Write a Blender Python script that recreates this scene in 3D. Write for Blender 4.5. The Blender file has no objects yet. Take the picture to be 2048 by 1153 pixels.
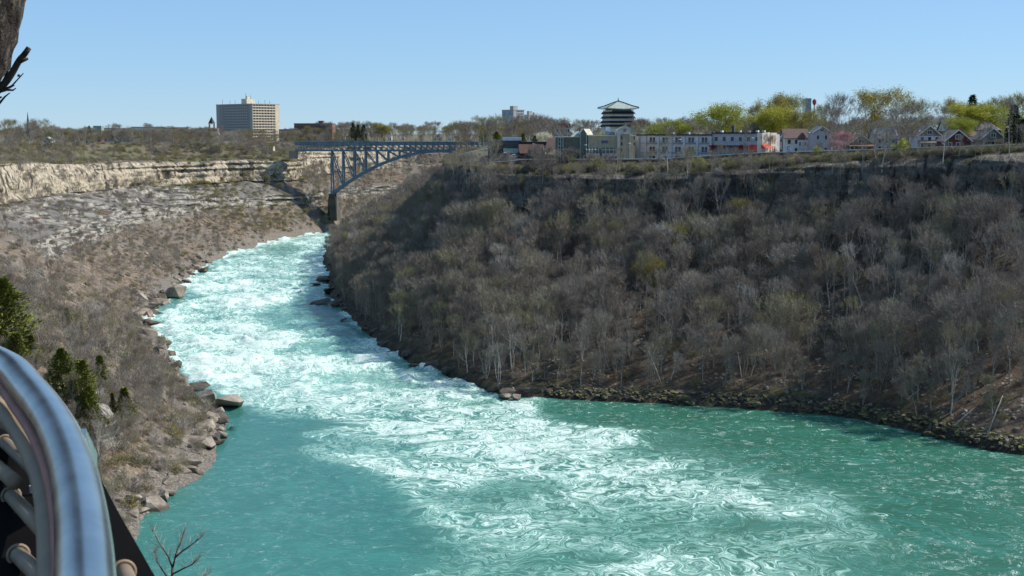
import bpy, math, random
import numpy as np
from mathutils import Vector, Matrix

random.seed(7)
sc = bpy.context.scene
COL = sc.collection
R = math.radians

# ------------------------------------------------------------------ camera
F, CX, CY, HY = 2560.0, 1024.0, 576.5, 268.0
PITCH = math.atan((CY - HY) / F)
CAMZ = 75.0
cp, sp = math.cos(PITCH), math.sin(PITCH)

def ray(px, py):
    a = (px - CX) / F; b = -(py - CY) / F
    return Vector((a, cp + b * sp, -sp + b * cp))

def at_z(px, py, z):
    d = ray(px, py); k = (z - CAMZ) / d.z
    return Vector((d.x * k, d.y * k, z))

def at_y(px, py, Y):
    d = ray(px, py); k = Y / d.y
    return Vector((d.x * k, Y, CAMZ + d.z * k))

def proj(p):
    depth = p[1] * cp - (p[2] - CAMZ) * sp
    up = p[1] * sp + (p[2] - CAMZ) * cp
    if depth < 0.1: return (-9e3, -9e3, 1)
    return (CX + F * p[0] / depth, CY - F * up / depth, depth)

cd = bpy.data.cameras.new("camera"); cam = bpy.data.objects.new("camera", cd); COL.objects.link(cam)
cam.location = (0, 0, CAMZ); cam.rotation_euler = (math.pi / 2 - PITCH, 0, 0)
cd.sensor_width = 36; cd.lens = F / 2048 * 36; cd.clip_end = 40000; cd.clip_start = 0.05
cd.dof.use_dof = True; cd.dof.focus_distance = 300; cd.dof.aperture_fstop = 22
sc.camera = cam

# ------------------------------------------------------------------ light
SUN_EL = 42.5
sunh = Vector((0.95, 0.22, 0)).normalized()
sund = Vector((sunh.x * math.cos(R(SUN_EL)), sunh.y * math.cos(R(SUN_EL)), math.sin(R(SUN_EL))))
sl = bpy.data.lights.new("sun", 'SUN'); so = bpy.data.objects.new("sun", sl); COL.objects.link(so)
sl.energy = 5.0; sl.angle = R(0.5); sl.color = (1.0, 0.95, 0.87)
so.rotation_euler = (-sund).to_track_quat('-Z', 'Y').to_euler()
so.location = (100, 0, 300)
w = bpy.data.worlds.new("World"); sc.world = w; w.use_nodes = True
nt = w.node_tree; nt.nodes.clear()
sky = nt.nodes.new('ShaderNodeTexSky'); sky.sky_type = 'NISHITA'; sky.sun_disc = False
sky.sun_elevation = R(SUN_EL); sky.sun_rotation = math.atan2(sund.x, sund.y)
sky.air_density = 1.0; sky.dust_density = 0.0; sky.ozone_density = 3.0; sky.altitude = 1200
tint = nt.nodes.new('ShaderNodeMix'); tint.data_type = 'RGBA'; tint.blend_type = 'MULTIPLY'; tint.inputs[0].default_value = 1.0
tint.inputs[7].default_value = (.86, 1.0, 1.16, 1)
flat = nt.nodes.new('ShaderNodeMix'); flat.data_type = 'RGBA'; flat.inputs[0].default_value = .55; flat.inputs[7].default_value = (2.6, 4.7, 7.4, 1)
bg = nt.nodes.new('ShaderNodeBackground'); bg.inputs[1].default_value = 0.095
ow = nt.nodes.new('ShaderNodeOutputWorld')
nt.links.new(sky.outputs[0], tint.inputs[6]); nt.links.new(tint.outputs[2], flat.inputs[6]); nt.links.new(flat.outputs[2], bg.inputs[0]); nt.links.new(bg.outputs[0], ow.inputs[0])
sc.view_settings.view_transform = 'Standard'; sc.view_settings.look = 'None'
sc.view_settings.exposure = 0.3; sc.view_settings.gamma = 1.0
sc.cycles.use_denoising = True
sc.cycles.max_bounces = 5; sc.cycles.diffuse_bounces = 2; sc.cycles.glossy_bounces = 2
sc.cycles.transparent_max_bounces = 4

# ------------------------------------------------------------------ helpers
def tag(o, label=None, cat=None, group=None, kind=None):
    if label: o['label'] = label
    if cat: o['category'] = cat
    if group: o['group'] = group
    if kind: o['kind'] = kind
    return o

def empty(name, loc, rz=0.0, label=None, cat=None, group=None):
    o = bpy.data.objects.new(name, None); COL.objects.link(o)
    o.location = loc; o.rotation_euler = (0, 0, rz); o.empty_display_size = 0.5
    return tag(o, label, cat, group)

def mesh_np(name, V, Fq, mats, parent=None, smooth=False, tris=None, midx=None):
    me = bpy.data.meshes.new(name)
    V = np.asarray(V, dtype=np.float32)
    loops = []; tot = []
    if Fq is not None and len(Fq):
        Fq = np.asarray(Fq, dtype=np.int32); loops.append(Fq.ravel()); tot.append(np.full(len(Fq), Fq.shape[1], dtype=np.int32))
    if tris is not None and len(tris):
        tris = np.asarray(tris, dtype=np.int32); loops.append(tris.ravel()); tot.append(np.full(len(tris), 3, dtype=np.int32))
    loops = np.concatenate(loops); tot = np.concatenate(tot)
    me.vertices.add(len(V)); me.vertices.foreach_set('co', V.ravel())
    me.loops.add(len(loops)); me.loops.foreach_set('vertex_index', loops)
    me.polygons.add(len(tot))
    st = np.concatenate([[0], np.cumsum(tot)[:-1]]).astype(np.int32)
    me.polygons.foreach_set('loop_start', st)
    me.polygons.foreach_set('loop_total', tot)
    if smooth: me.polygons.foreach_set('use_smooth', np.ones(len(tot), dtype=bool))
    for m in (mats if isinstance(mats, (list, tuple)) else [mats]): me.materials.append(m)
    if midx is not None: me.polygons.foreach_set('material_index', np.asarray(midx, dtype=np.int32))
    me.update(calc_edges=True); me.validate()
    o = bpy.data.objects.new(name, me); COL.objects.link(o)
    if parent: o.parent = parent
    return o

class MB:
    def __init__(s): s.v = []; s.f = []; s.m = []; s.mi = 0
    def add(s, vs, fs):
        b = len(s.v); s.v += [tuple(v) for v in vs]
        for f in fs: s.f.append(tuple(b + i for i in f)); s.m.append(s.mi)
        return s
    def box(s, x0, x1, y0, y1, z0, z1):
        return s.add([(x0,y0,z0),(x1,y0,z0),(x1,y1,z0),(x0,y1,z0),(x0,y0,z1),(x1,y0,z1),(x1,y1,z1),(x0,y1,z1)],
                     [(0,3,2,1),(4,5,6,7),(0,1,5,4),(1,2,6,5),(2,3,7,6),(3,0,4,7)])
    def tube(s, pts, rad, n=6, cap=True):
        pts = [Vector(p) for p in pts]
        if not isinstance(rad, (list, tuple)): rad = [rad] * len(pts)
        rings = []
        up = None
        for i, p in enumerate(pts):
            t = (pts[min(i+1, len(pts)-1)] - pts[max(i-1, 0)]).normalized()
            if up is None: up = Vector((0,0,1)) if abs(t.z) < .9 else Vector((1,0,0))
            a = t.cross(up).normalized(); b = a.cross(t).normalized(); up = b
            rings.append([p + (a*math.cos(2*math.pi*k/n) + b*math.sin(2*math.pi*k/n)) * rad[i] for k in range(n)])
        vs = [v for r in rings for v in r]; fs = []
        for i in range(len(pts)-1):
            for k in range(n):
                k2 = (k+1) % n
                fs.append((i*n+k, i*n+k2, (i+1)*n+k2, (i+1)*n+k))
        if cap:
            fs.append(tuple(range(n-1, -1, -1))); o = (len(pts)-1)*n; fs.append(tuple(o+k for k in range(n)))
        return s.add(vs, fs)
    def bar(s, a, b, w, h):
        a = Vector(a); b = Vector(b); t = (b-a).normalized()
        up = Vector((0,0,1)) if abs(t.z) < .95 else Vector((0,1,0))
        x = t.cross(up).normalized() * (w/2); y = x.cross(t).normalized() * (h/2)
        vs = [a-x-y, a+x-y, a+x+y, a-x+y, b-x-y, b+x-y, b+x+y, b-x+y]
        return s.add(vs, [(3,2,1,0),(4,5,6,7),(0,1,5,4),(1,2,6,5),(2,3,7,6),(3,0,4,7)])
    def prism(s, poly, y0, y1):   # polygon in x,z extruded along y
        n = len(poly)
        vs = [(p[0], y0, p[1]) for p in poly] + [(p[0], y1, p[1]) for p in poly]
        fs = [tuple(range(n)), tuple(range(2*n-1, n-1, -1))]
        for k in range(n):
            k2 = (k+1) % n; fs.append((k2, k, n+k, n+k2))
        return s.add(vs, fs)
    def build(s, name, mats, parent=None, smooth=False):
        me = bpy.data.meshes.new(name); me.from_pydata(s.v, [], s.f)
        for m in (mats if isinstance(mats, (list, tuple)) else [mats]): me.materials.append(m)
        if any(s.m): me.polygons.foreach_set('material_index', s.m)
        if smooth: me.polygons.foreach_set('use_smooth', [True]*len(s.f))
        me.update()
        o = bpy.data.objects.new(name, me); COL.objects.link(o)
        if parent: o.parent = parent
        return o

# numpy noise
def _h(ix, iy, iz, seed):
    n = (ix.astype(np.int64) * 374761393 + iy.astype(np.int64) * 668265263 + iz.astype(np.int64) * 2147483647 + seed * 1274126177) & 0xFFFFFFFF
    n = ((n ^ (n >> 13)) * 1274126177) & 0xFFFFFFFF
    n = ((n ^ (n >> 16)) * 2246822519) & 0xFFFFFFFF
    n = n ^ (n >> 15)
    return (n & 0xFFFFFF) / float(0xFFFFFF) * 2 - 1

def vn(x, y, z=None, seed=0):
    x = np.asarray(x, float); y = np.asarray(y, float)
    z = np.zeros_like(x) if z is None else np.asarray(z, float)
    x0 = np.floor(x); y0 = np.floor(y); z0 = np.floor(z)
    fx = x - x0; fy = y - y0; fz = z - z0
    fx = fx*fx*(3-2*fx); fy = fy*fy*(3-2*fy); fz = fz*fz*(3-2*fz)
    r = 0
    for dz in (0, 1):
        wz = fz if dz else 1 - fz
        for dy in (0, 1):
            wy = fy if dy else 1 - fy
            for dx in (0, 1):
                wx = fx if dx else 1 - fx
                r = r + wx*wy*wz*_h(x0+dx, y0+dy, z0+dz, seed)
    return r

def fbm(x, y, z=None, oct=4, seed=0, gain=.5):
    r = 0; a = 1; s = 0
    for k in range(oct):
        f = 2**k
        r = r + a*vn(x*f + k*17.3, y*f - k*9.1, None if z is None else z*f, seed+k); s += a; a *= gain
    return r/s

def sst(a, b, x):
    t = np.clip((x-a)/(b-a), 0, 1); return t*t*(3-2*t)

# ------------------------------------------------------------------ materials
class NB:
    def __init__(s, name):
        s.m = bpy.data.materials.new(name); s.m.use_nodes = True
        s.t = s.m.node_tree; s.t.nodes.clear()
        s.out = s.t.nodes.new('ShaderNodeOutputMaterial'); s.b = s.t.nodes.new('ShaderNodeBsdfPrincipled')
        s.t.links.new(s.b.outputs[0], s.out.inputs[0])
        s.b.inputs['Specular IOR Level'].default_value = 0.3
    def n(s, typ, **kw):
        nd = s.t.nodes.new(typ)
        for k, v in kw.items():
            if k.startswith('i_'):
                key = k[2:]
                key = int(key) if key.isdigit() else key
                s.set(nd.inputs[key], v)
            else: setattr(nd, k, v)
        return nd
    def set(s, sock, v):
        if hasattr(v, 'is_output') or isinstance(v, bpy.types.NodeSocket): s.t.links.new(v, sock)
        elif isinstance(v, bpy.types.Node): s.t.links.new(v.outputs[0], sock)
        else:
            if isinstance(v, tuple) and len(v) == 3 and sock.type == 'RGBA': v = (*v, 1)
            sock.default_value = v
    def noise(s, scale, detail=4, rough=.55, vec=None, dist=0.0, dim='3D'):
        nd = s.n('ShaderNodeTexNoise'); nd.inputs['Scale'].default_value = scale
        nd.inputs['Detail'].default_value = detail; nd.inputs['Roughness'].default_value = rough
        nd.inputs['Distortion'].default_value = dist
        if vec is not None: s.set(nd.inputs['Vector'], vec)
        return nd.outputs[0]
    def obj(s): return s.n('ShaderNodeTexCoord').outputs['Object']
    def pos(s): return s.n('ShaderNodeNewGeometry').outputs['Position']
    def scalev(s, vec, sx, sy, sz):
        nd = s.n('ShaderNodeVectorMath', operation='MULTIPLY'); s.set(nd.inputs[0], vec); nd.inputs[1].default_value = (sx, sy, sz)
        return nd.outputs[0]
    def attr(s, name):
        return s.n('ShaderNodeAttribute', attribute_name=name)
    def ramp(s, v, lo, hi, a=0.0, b=1.0):
        nd = s.n('ShaderNodeMapRange'); nd.interpolation_type = 'SMOOTHSTEP'
        for i, x in enumerate((v, lo, hi, a, b)): s.set(nd.inputs[i], x)
        return nd.outputs[0]
    def math(s, op, a, b=0.0, clamp=False):
        nd = s.n('ShaderNodeMath', operation=op); nd.use_clamp = clamp
        s.set(nd.inputs[0], a); s.set(nd.inputs[1], b); return nd.outputs[0]
    def mix(s, f, a, b, mode='MIX'):
        nd = s.n('ShaderNodeMix', data_type='RGBA', blend_type=mode)
        s.set(nd.inputs[0], f); s.set(nd.inputs[6], a); s.set(nd.inputs[7], b); return nd.outputs[2]
    def bump(s, h, dist, strength=1.0):
        nd = s.n('ShaderNodeBump'); s.set(nd.inputs['Height'], h); nd.inputs['Distance'].default_value = dist
        nd.inputs['Strength'].default_value = strength; s.t.links.new(nd.outputs[0], s.b.inputs['Normal'])
    def base(s, c): s.set(s.b.inputs['Base Color'], c); return s
    def rough(s, r): s.set(s.b.inputs['Roughness'], r); return s

_cache = {}
def paint(name, c, rough=.75, var=.15, scale=.6, metal=0.0, bump=0.0):
    """painted / rendered / masonry surface with a little procedural wear"""
    if name in _cache: return _cache[name]
    b = NB(name); o = b.obj()
    n = b.noise(scale, 5, .6, o); n2 = b.noise(scale*9, 3, .6, o)
    f = b.math('ADD', b.math('MULTIPLY', n, .7), b.math('MULTIPLY', n2, .3))
    lo = tuple(x*(1-var*1.6) for x in c); hi = tuple(min(1, x*(1+var)) for x in c)
    b.base(b.mix(b.ramp(f, .3, .7), lo, hi)); b.rough(rough); b.b.inputs['Metallic'].default_value = metal
    if bump: b.bump(n2, bump)
    _cache[name] = b.m
    return b.m

# ------------------------------------------------------------------ gorge plan (paired shore / rim points)
LEFT = [((260,60),(250,-70),72),((130,80),(110,-35),72.5),((60,95),(30,-3),73.2),((0,115),(1.5,2.2),73.2),((-40,150),(-16,1.5),73.2),
 ((-62,200),(-110,20),73),((-73,249),(-172,190),71),((-69,275),(-180,260),69),((-71,301),(-182,310),68),((-78,335),(-190,370),66),((-97,376),(-208,430),64),
 ((-128,458),(-240,500),62),((-150,520),(-262,570),61),((-158,580),(-278,640),60.5),((-168,660),(-288,720),60),
 ((-177,733),(-290,790),58),((-177,810),(-284,862),56.5),((-170,880),(-258,932),56),((-155,950),(-215,982),56),
 ((-136,1005),(-174,1018),55),((-128,1070),(-190,1110),60),((-95,1150),(-140,1240),65),((40,1210),(20,1330),67),
 ((300,1250),(290,1380),67),((700,1270),(700,1400),67)]
RIGHT = [((600,180),(620,310),71),((400,210),(440,330),71),((250,240),(300,352),71),((165,275),(205,385),70.5),((119,297),(160,408),69.5),((103,318),(136,424),68),
 ((89,336),(113,436),66.3),((65,346),(84,452),63.8),((38,355),(50,467),61.6),((11,360),(15,498),60.6),((-4,366),(-5,522),60),
 ((-20,396),(-18,555),60),((-38,428),(-27,595),60),((-62,505),(-30,640),60.5),((-86,600),(-32,700),61),((-98,680),(-32,765),62),
 ((-113,760),(-32,832),63),((-118,830),(-31,896),64),((-103,900),(-20,945),65),((-55,965),(20,978),66),((-20,1010),(48,1000),66),
 ((5,1060),(72,1018),66),((60,1110),(100,1030),66),((150,1150),(200,1060),66),((700,1180),(700,1090),66)]

def cr(P, m):
    P = np.array(P, float); n = len(P); out = []
    for i in range(n-1):
        p0 = P[max(i-1,0)]; p1 = P[i]; p2 = P[i+1]; p3 = P[min(i+2,n-1)]
        L = np.hypot(p2[0]-p1[0]+p2[2]-p1[2], p2[1]-p1[1]+p2[3]-p1[3])/2
        k = max(1, int(round(L/m)))
        for j in range(k):
            t = j/k
            out.append(.5*((2*p1)+(-p0+p2)*t+(2*p0-5*p1+4*p2-p3)*t*t+(-p0+3*p1-3*p2+p3)*t**3))
    out.append(P[-1]); return np.array(out)

def ctrl(C): return [(a[0],a[1],b[0],b[1],z,i) for i,(a,b,z) in enumerate(C)]
LS = cr(ctrl(LEFT), 1.7); RS = cr(ctrl(RIGHT), 1.7)

# ---- plateau height
_rl = LS[::3]; _rr = RS[::3]
def _zin_left(S):
    i = S[:,5]
    return np.where(i < 6, 73.45, 67.5), np.where(i < 6, 3.0, np.where(i < 12, 35.0, 60.0))
def _zin_right(S):
    z = np.interp(S[:,2], [-40, 0, 20, 50, 84, 113, 136, 160, 205], [66.0, 64.2, 64.2, 64.6, 67.0, 68.2, 69.3, 70.6, 71.2])
    z = np.where(S[:,5] > 12.5, 66.5, z)
    return z, np.full(len(S), 13.0)
zl, wl = _zin_left(_rl); zr, wr = _zin_right(_rr)
RX = np.concatenate([_rl[:,2], _rr[:,2]]); RY = np.concatenate([_rl[:,3], _rr[:,3]]); RZ = np.concatenate([_rl[:,4], _rr[:,4]])
ZI = np.concatenate([zl, zr]); WI = np.concatenate([wl, wr])

def zplat(x, y):
    x = np.atleast_1d(np.asarray(x, float)).ravel(); y = np.atleast_1d(np.asarray(y, float)).ravel()
    out = np.empty(len(x))
    for a in range(0, len(x), 20000):
        xs = x[a:a+20000, None]; ys = y[a:a+20000, None]
        d2 = (xs-RX)**2 + (ys-RY)**2
        k = d2.argmin(1); d = np.sqrt(d2[np.arange(len(k)), k])
        z = RZ[k] + (ZI[k]-RZ[k]) * sst(0, 1, d/WI[k])
        z = z + (67.3 - z) * sst(120, 500, d)
        z = z + .5*vn(x[a:a+20000]/40, y[a:a+20000]/40, seed=5)*sst(20, 60, d)
        out[a:a+20000] = z
    return out
def zp(x, y): return float(zplat(x, y)[0])

POLY = np.concatenate([LS[:, 2:4], RS[::-1, 2:4]])
def inside(x, y):
    x = np.asarray(x); y = np.asarray(y); c = np.zeros(x.shape, bool)
    P = POLY[::2]; n = len(P)
    for i in range(n):
        x1, y1 = P[i]; x2, y2 = P[(i+1) % n]
        if y1 == y2: continue
        c ^= ((y1 > y) != (y2 > y)) & (x < (x2-x1)*(y-y1)/(y2-y1) + x1)
    return c

# ------------------------------------------------------------------ bank lofts
def bank(S, side):
    n = len(S)
    sh = S[:, 0:2]; rm = S[:, 2:4]; rz = S[:, 4]; idx = S[:, 5]
    arc = np.concatenate([[0], np.cumsum(np.hypot(*np.diff((sh+rm)/2, axis=0).T))])
    if side == 'L':
        tt = np.concatenate([np.linspace(-.10, 0, 4)[:-1], np.linspace(0, .38, 30)[:-1], np.linspace(.38, .52, 24)[:-1], np.linspace(.52, .84, 26)[:-1], np.linspace(.84, .93, 30)[:-1], np.linspace(.93, 1, 7)])
    else:
        tt = np.concatenate([np.linspace(-.10, 0, 4)[:-1], np.linspace(0, .12, 16)[:-1], np.linspace(.12, .84, 56)[:-1], np.linspace(.84, .95, 26)[:-1], np.linspace(.95, 1, 5)])
    od = np.array([1.5, 3, 5, 8, 11, 14, 18.])
    T, A = np.meshgrid(tt, arc)
    W = np.hypot(rm[:,0]-sh[:,0], rm[:,1]-sh[:,1])[:, None]
    # wander of the contour lines
    wob = 2.2*fbm(A/14, T*0, oct=4, seed=3)*(1-sst(.0, .25, T)) + 5.5*fbm(A/26, T*0+7, oct=5, seed=9, gain=.62)*sst(.75, .86, T)*(1-sst(.97, 1.0, T))
    Te = T + wob/W
    RZc = rz[:, None]
    if side == 'L':
        zA = np.interp(T, [-.1, 0, .05, .12, .70, .84, .86, .92, 1], [-.09, -.005, .03, .08, .60, .72, .74, .95, 1])*RZc
        zb = np.array([-.1, 0, .03, .06, .395, .41, .435, .455, .48, .495, .52, .80, .85, .862, .885, .91, .925, 1])
        vb = [-7, -.4, 2.0, 4.2, 19.5, 20.5, 21, 24.5, 25.2, 27.5, 28.2, 37.0, 38.5, 39, 47, 50, -1.6, 0]
        zB = np.empty_like(T)
        for j in range(n):
            v = list(vb); v[-2] = rz[j]-1.6; v[-1] = rz[j]; v[-3] = rz[j]-4.2; v[-4] = 38.5+(rz[j]-38.5)*.55; lo_ = 1.8*float(vn(np.array(j/26.), np.array(.3), seed=44)); v[7:10] = [v[7]+lo_, v[8]+lo_, v[9]+lo_*1.2]
            zB[j] = np.interp(tt, zb, v)
        q = sst(11.2, 13.2, idx)[:, None]*(1-sst(20.5, 22, idx)[:, None])
        Z = zA*(1-q) + zB*q
        cliff = sst(.853, .862, T)*(1-sst(.93, .95, T))*q
        ledge = sst(.40, .42, T)*(1-sst(.50, .52, T))*q
        shale = sst(.50, .53, T)*(1-sst(.84, .86, T))*q*(1-.6*sst(17, 19, idx)[:, None])
    else:
        Z = np.interp(T, [-.1, 0, .012, .035, .07, .12, .45, .70, .855, .87, .90, .925, .955, 1], [-.10, -.006, .018, .035, .05, .085, .31, .51, .635, .65, .84, .955, .985, 1])*RZc
        q = np.ones_like(T)
        cliff = sst(.84, .86, T)*(1-sst(.95, .97, T))
        ledge = 0*T; shale = 0*T
    X = sh[:,0][:,None] + (rm-sh)[:,0][:,None]*Te; Y = sh[:,1][:,None] + (rm-sh)[:,1][:,None]*Te
    # relief
    ux = ((rm-sh)[:,0][:,None])/W; uy = ((rm-sh)[:,1][:,None])/W
    rockn = fbm(X/9, Y/9, Z/3.0, oct=4, seed=21)
    joints = np.abs(vn(A/5.0, Z/14, seed=31))
    strata = vn(Z*.75, A/60, seed=41)
    butt = fbm(A/19, Z/40, oct=3, seed=35)
    step3 = np.clip(np.abs(vn(Z*.38, A/45, seed=43))*2, 0, 1)
    cd = cliff*(4.2*butt + 2.6*rockn + 2.0*joints + 1.6*strata - 1.0) + ledge*(3.2*butt + 2.2*rockn + 2.4*strata)
    X = X + ux*cd; Y = Y + uy*cd
    body = sst(.02, .08, T)*(1-sst(.97, 1, T))
    Z = Z + body*(1-cliff)*(2.2*fbm(X/30, Y/30, oct=3, seed=51) + .9*fbm(X/6, Y/6, oct=4, seed=61))
    gul = vn(A/7 + .4*vn(A/20, T*6, seed=2), T*3, seed=71); gul2 = vn(A/2.4, T*5, seed=72)
    Z = Z + shale*(1.7*gul*(.6+.8*vn(A/31, T*2, seed=74)) + .25*gul2)
    if side == 'L':
        sten = q*sst(12.4, 14.2, idx)[:, None]*(1-sst(17.3, 18.3, idx)[:, None])*sst(.50, .54, T)*(1-sst(.84, .87, T))*sst(-.30, .10, fbm(A/28, T*3, oct=3, seed=45))
        zq = Z + 1.6*fbm(A/24, T*2, oct=3, seed=46); fr_ = zq/4.2 - np.floor(zq/4.2); Z = Z + sten*(sst(.62, .90, fr_)-fr_)*4.0; X = X + ux*sten*1.8*rockn; Y = Y + uy*sten*1.8*rockn; ledge = np.maximum(ledge, sten); shale = shale*(1-sten)
    if side == 'L':   # low outcrop knoll among the cedars near the viewer, big rock nose by the water
        for (kx, ky, kr, kh) in ((-92, 272, 9, 7), (-118, 420, 11, 6), (-102, 395, 9, 3)):
            d = np.hypot(X-kx, Y-ky)/kr; Z = Z + kh*(1-sst(.45, 1.0, d + .2*vn(X/3, Y/3, seed=8)))
            if ky < 300: ledge = np.maximum(ledge, (1-sst(.5, 1.25, d)))
    Z = np.where(T <= 0.0, np.minimum(Z, -.2 + 0*Z), Z)
    Z = Z + (1-sst(.0, .06, T))*sst(-.02, .015, T)*(.9*np.abs(fbm(X/3, Y/3, oct=3, seed=81))) 
    # outward strip
    OX = rm[:,0][:,None] + ux*od; OY = rm[:,1][:,None] + uy*od
    OZ = zplat(OX, OY).reshape(OX.shape) + np.array([.1,.15,.2,.25,.2,0,-.7])
    X = np.concatenate([X, OX], 1); Y = np.concatenate([Y, OY], 1); Z = np.concatenate([Z, OZ], 1)
    z7 = np.zeros_like(OX)
    m, k = X.shape
    att = {'cliff': np.concatenate([np.clip(cliff, 0, 1), z7], 1), 'ledge': np.concatenate([np.clip(ledge, 0, 1), z7], 1),
           'shale': np.concatenate([np.clip(shale, 0, 1), z7], 1), 'grass': np.concatenate([sst(.90, .95, T) if side == 'R' else sst(.95, 1, T), z7+1], 1),
           'shore': np.concatenate([(1-sst(.03, .10, T)), z7], 1)}
    sc_ = np.stack([np.repeat(arc[:,None], k, 1), np.concatenate([T*W, W+od+0*OX], 1), 0*X], -1)
    i = np.arange(m-1)[:,None]*k + np.arange(k-1)[None,:]
    q4 = np.stack([i, i+1, i+k+1, i+k], -1).reshape(-1, 4)
    if side == 'L': q4 = q4[:, ::-1]
    return X, Y, Z, att, sc_, q4, tt

def rockground(name, left):
    b = NB(name); p = b.pos(); o = b.attr('sc').outputs['Vector']
    big = b.noise(.035, 4, .6, p); med = b.noise(.35, 5, .65, p); fine = b.noise(2.2, 5, .7, p)
    brown1 = (.10,.070,.045) ; brown2 = (.31,.235,.17) if left else (.15,.10,.065); grey = (.22,.20,.175) if left else (.08,.068,.055)  # right side: brown leaf litter, soil colour darkened further for shade under trees
    soil = b.mix(b.ramp(med, .35, .65), brown1, brown2)
    soil = b.mix(b.math('MULTIPLY', b.ramp(big, .42, .6), .6), soil, grey)
    vor = b.n('ShaderNodeTexVoronoi', feature='F1'); vor.inputs['Scale'].default_value = .75; b.set(vor.inputs['Vector'], p)
    stone = b.ramp(vor.outputs[0], .36, .22)
    sm = b.math('MULTIPLY', stone, b.ramp(b.noise(.12, 3, .6, p), .47, .62))
    soil = b.mix(b.math('MULTIPLY', sm, .8), soil, (.42,.38,.32))
    moss = b.math('MULTIPLY', b.ramp(b.noise(.09, 5, .7, p), .56, .68), .5 if left else .75)
    soil = b.mix(moss, soil, (.11,.12,.035))
    # shale: grey with streaks running down the slope
    st = b.noise(1.0, 5, .6, b.scalev(o, .35, .035, 1), .3); st2 = b.noise(1.0, 4, .6, b.scalev(o, 1.6, .12, 1), .2)
    shale = b.mix(b.ramp(st, .36, .64), (.15,.14,.125), (.27,.25,.22))
    shale = b.mix(b.math('MULTIPLY', b.ramp(st2, .5, .7), .5), shale, (.36,.33,.30))
    # cliff: cream dolostone with dark joints and bedding lines
    sepz = b.n('ShaderNodeSeparateXYZ'); b.set(sepz.inputs[0], p)
    comb = b.n('ShaderNodeCombineXYZ'); sx = b.n('ShaderNodeSeparateXYZ'); b.set(sx.inputs[0], o)
    b.set(comb.inputs[0], sx.outputs[0]); b.set(comb.inputs[1], sepz.outputs[2])
    cv = comb.outputs[0]
    j1 = b.noise(1.0, 5, .65, b.scalev(cv, .28, .09, 1), .5); j2 = b.noise(1.0, 5, .6, b.scalev(cv, .05, .55, 1), .2)
    j3 = b.noise(1.0, 5, .7, b.scalev(cv, .6, .5, 1), .5)
    cl = b.mix(b.ramp(j3, .36, .62), (.34,.29,.22), (.72,.62,.46))
    cl = b.mix(b.ramp(j1, .47, .39), cl, (.06,.052,.045)); cl = b.mix(b.math('MULTIPLY', b.ramp(b.noise(.055, 4, .65, p), .54, .62), .75), cl, (.10,.085,.055))
    cl = b.mix(b.math('MULTIPLY', b.ramp(j2, .56, .66), .65), cl, (.17,.155,.13))
    if not left: cl = b.mix(.75, cl, b.mix(b.ramp(b.noise(.05, 4, .65, p), .42, .6), (.02,.02,.023), (.06,.06,.065)))  # right cliff: deep shade put into the rock colour as bluish near-black
    ledge = b.mix(b.ramp(j2, .47, .57), b.mix(b.ramp(j3, .38, .6), (.26,.245,.215), (.50,.47,.40)), (.09,.085,.075))
    ledge = b.mix(b.ramp(j1, .42, .36), ledge, (.05,.045,.04))
    ledge = b.mix(b.math('MULTIPLY', b.ramp(b.noise(.06, 2, .5, p), .58, .68), b.ramp(j2, .5, .62)), ledge, (.20,.09,.065))
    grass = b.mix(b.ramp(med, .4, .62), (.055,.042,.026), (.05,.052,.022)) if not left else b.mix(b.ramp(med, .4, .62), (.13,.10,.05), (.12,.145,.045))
    edge = b.math('MULTIPLY', b.math('SUBTRACT', med, .5), .8)
    def msk(a): return b.ramp(b.math('ADD', b.attr(a).outputs['Fac'], edge), .35, .6)
    c = b.mix(msk('shale'), soil, shale)
    c = b.mix(msk('grass'), c, grass)
    c = b.mix(msk('ledge'), c, ledge)
    c = b.mix(msk('cliff'), c, cl)
    if left:
        c = b.mix(b.math('MULTIPLY', msk('shore'), .8), c, b.mix(b.ramp(fine, .35, .65), (.09,.08,.07), (.30,.27,.23)))
    else:
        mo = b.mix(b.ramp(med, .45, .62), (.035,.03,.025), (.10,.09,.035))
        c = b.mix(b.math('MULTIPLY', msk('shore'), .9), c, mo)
    c = b.mix(b.ramp(fine, .3, .7), b.mix(.45, c, (0.02,0.018,0.015)), c)
    b.base(c); b.rough(.95)
    h = b.math('ADD', b.math('MULTIPLY', med, 1.0), b.math('ADD', b.math('MULTIPLY', fine, .35), b.math('MULTIPLY', b.math('MULTIPLY', j1, b.attr('cliff').outputs['Fac']), 2.5)))
    b.bump(h, 1.3, .9)
    return b.m

def setattrs(o, att, scv):
    me = o.data
    for k, a in att.items():
        at = me.attributes.new(k, 'FLOAT', 'POINT'); at.data.foreach_set('value', a.ravel().astype(np.float32))
    at = me.attributes.new('sc', 'FLOAT_VECTOR', 'POINT'); at.data.foreach_set('vector', scv.reshape(-1, 3).astype(np.float32).ravel())

BANK = {}
for side, S in (('L', LS), ('R', RS)):
    X, Y, Z, att, scv, q4, tt = bank(S, side)
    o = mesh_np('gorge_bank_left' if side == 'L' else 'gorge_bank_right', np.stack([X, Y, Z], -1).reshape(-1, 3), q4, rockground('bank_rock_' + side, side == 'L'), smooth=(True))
    tag(o, kind='structure'); setattrs(o, att, scv)
    BANK[side] = (X, Y, Z, att, S, tt)

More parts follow.
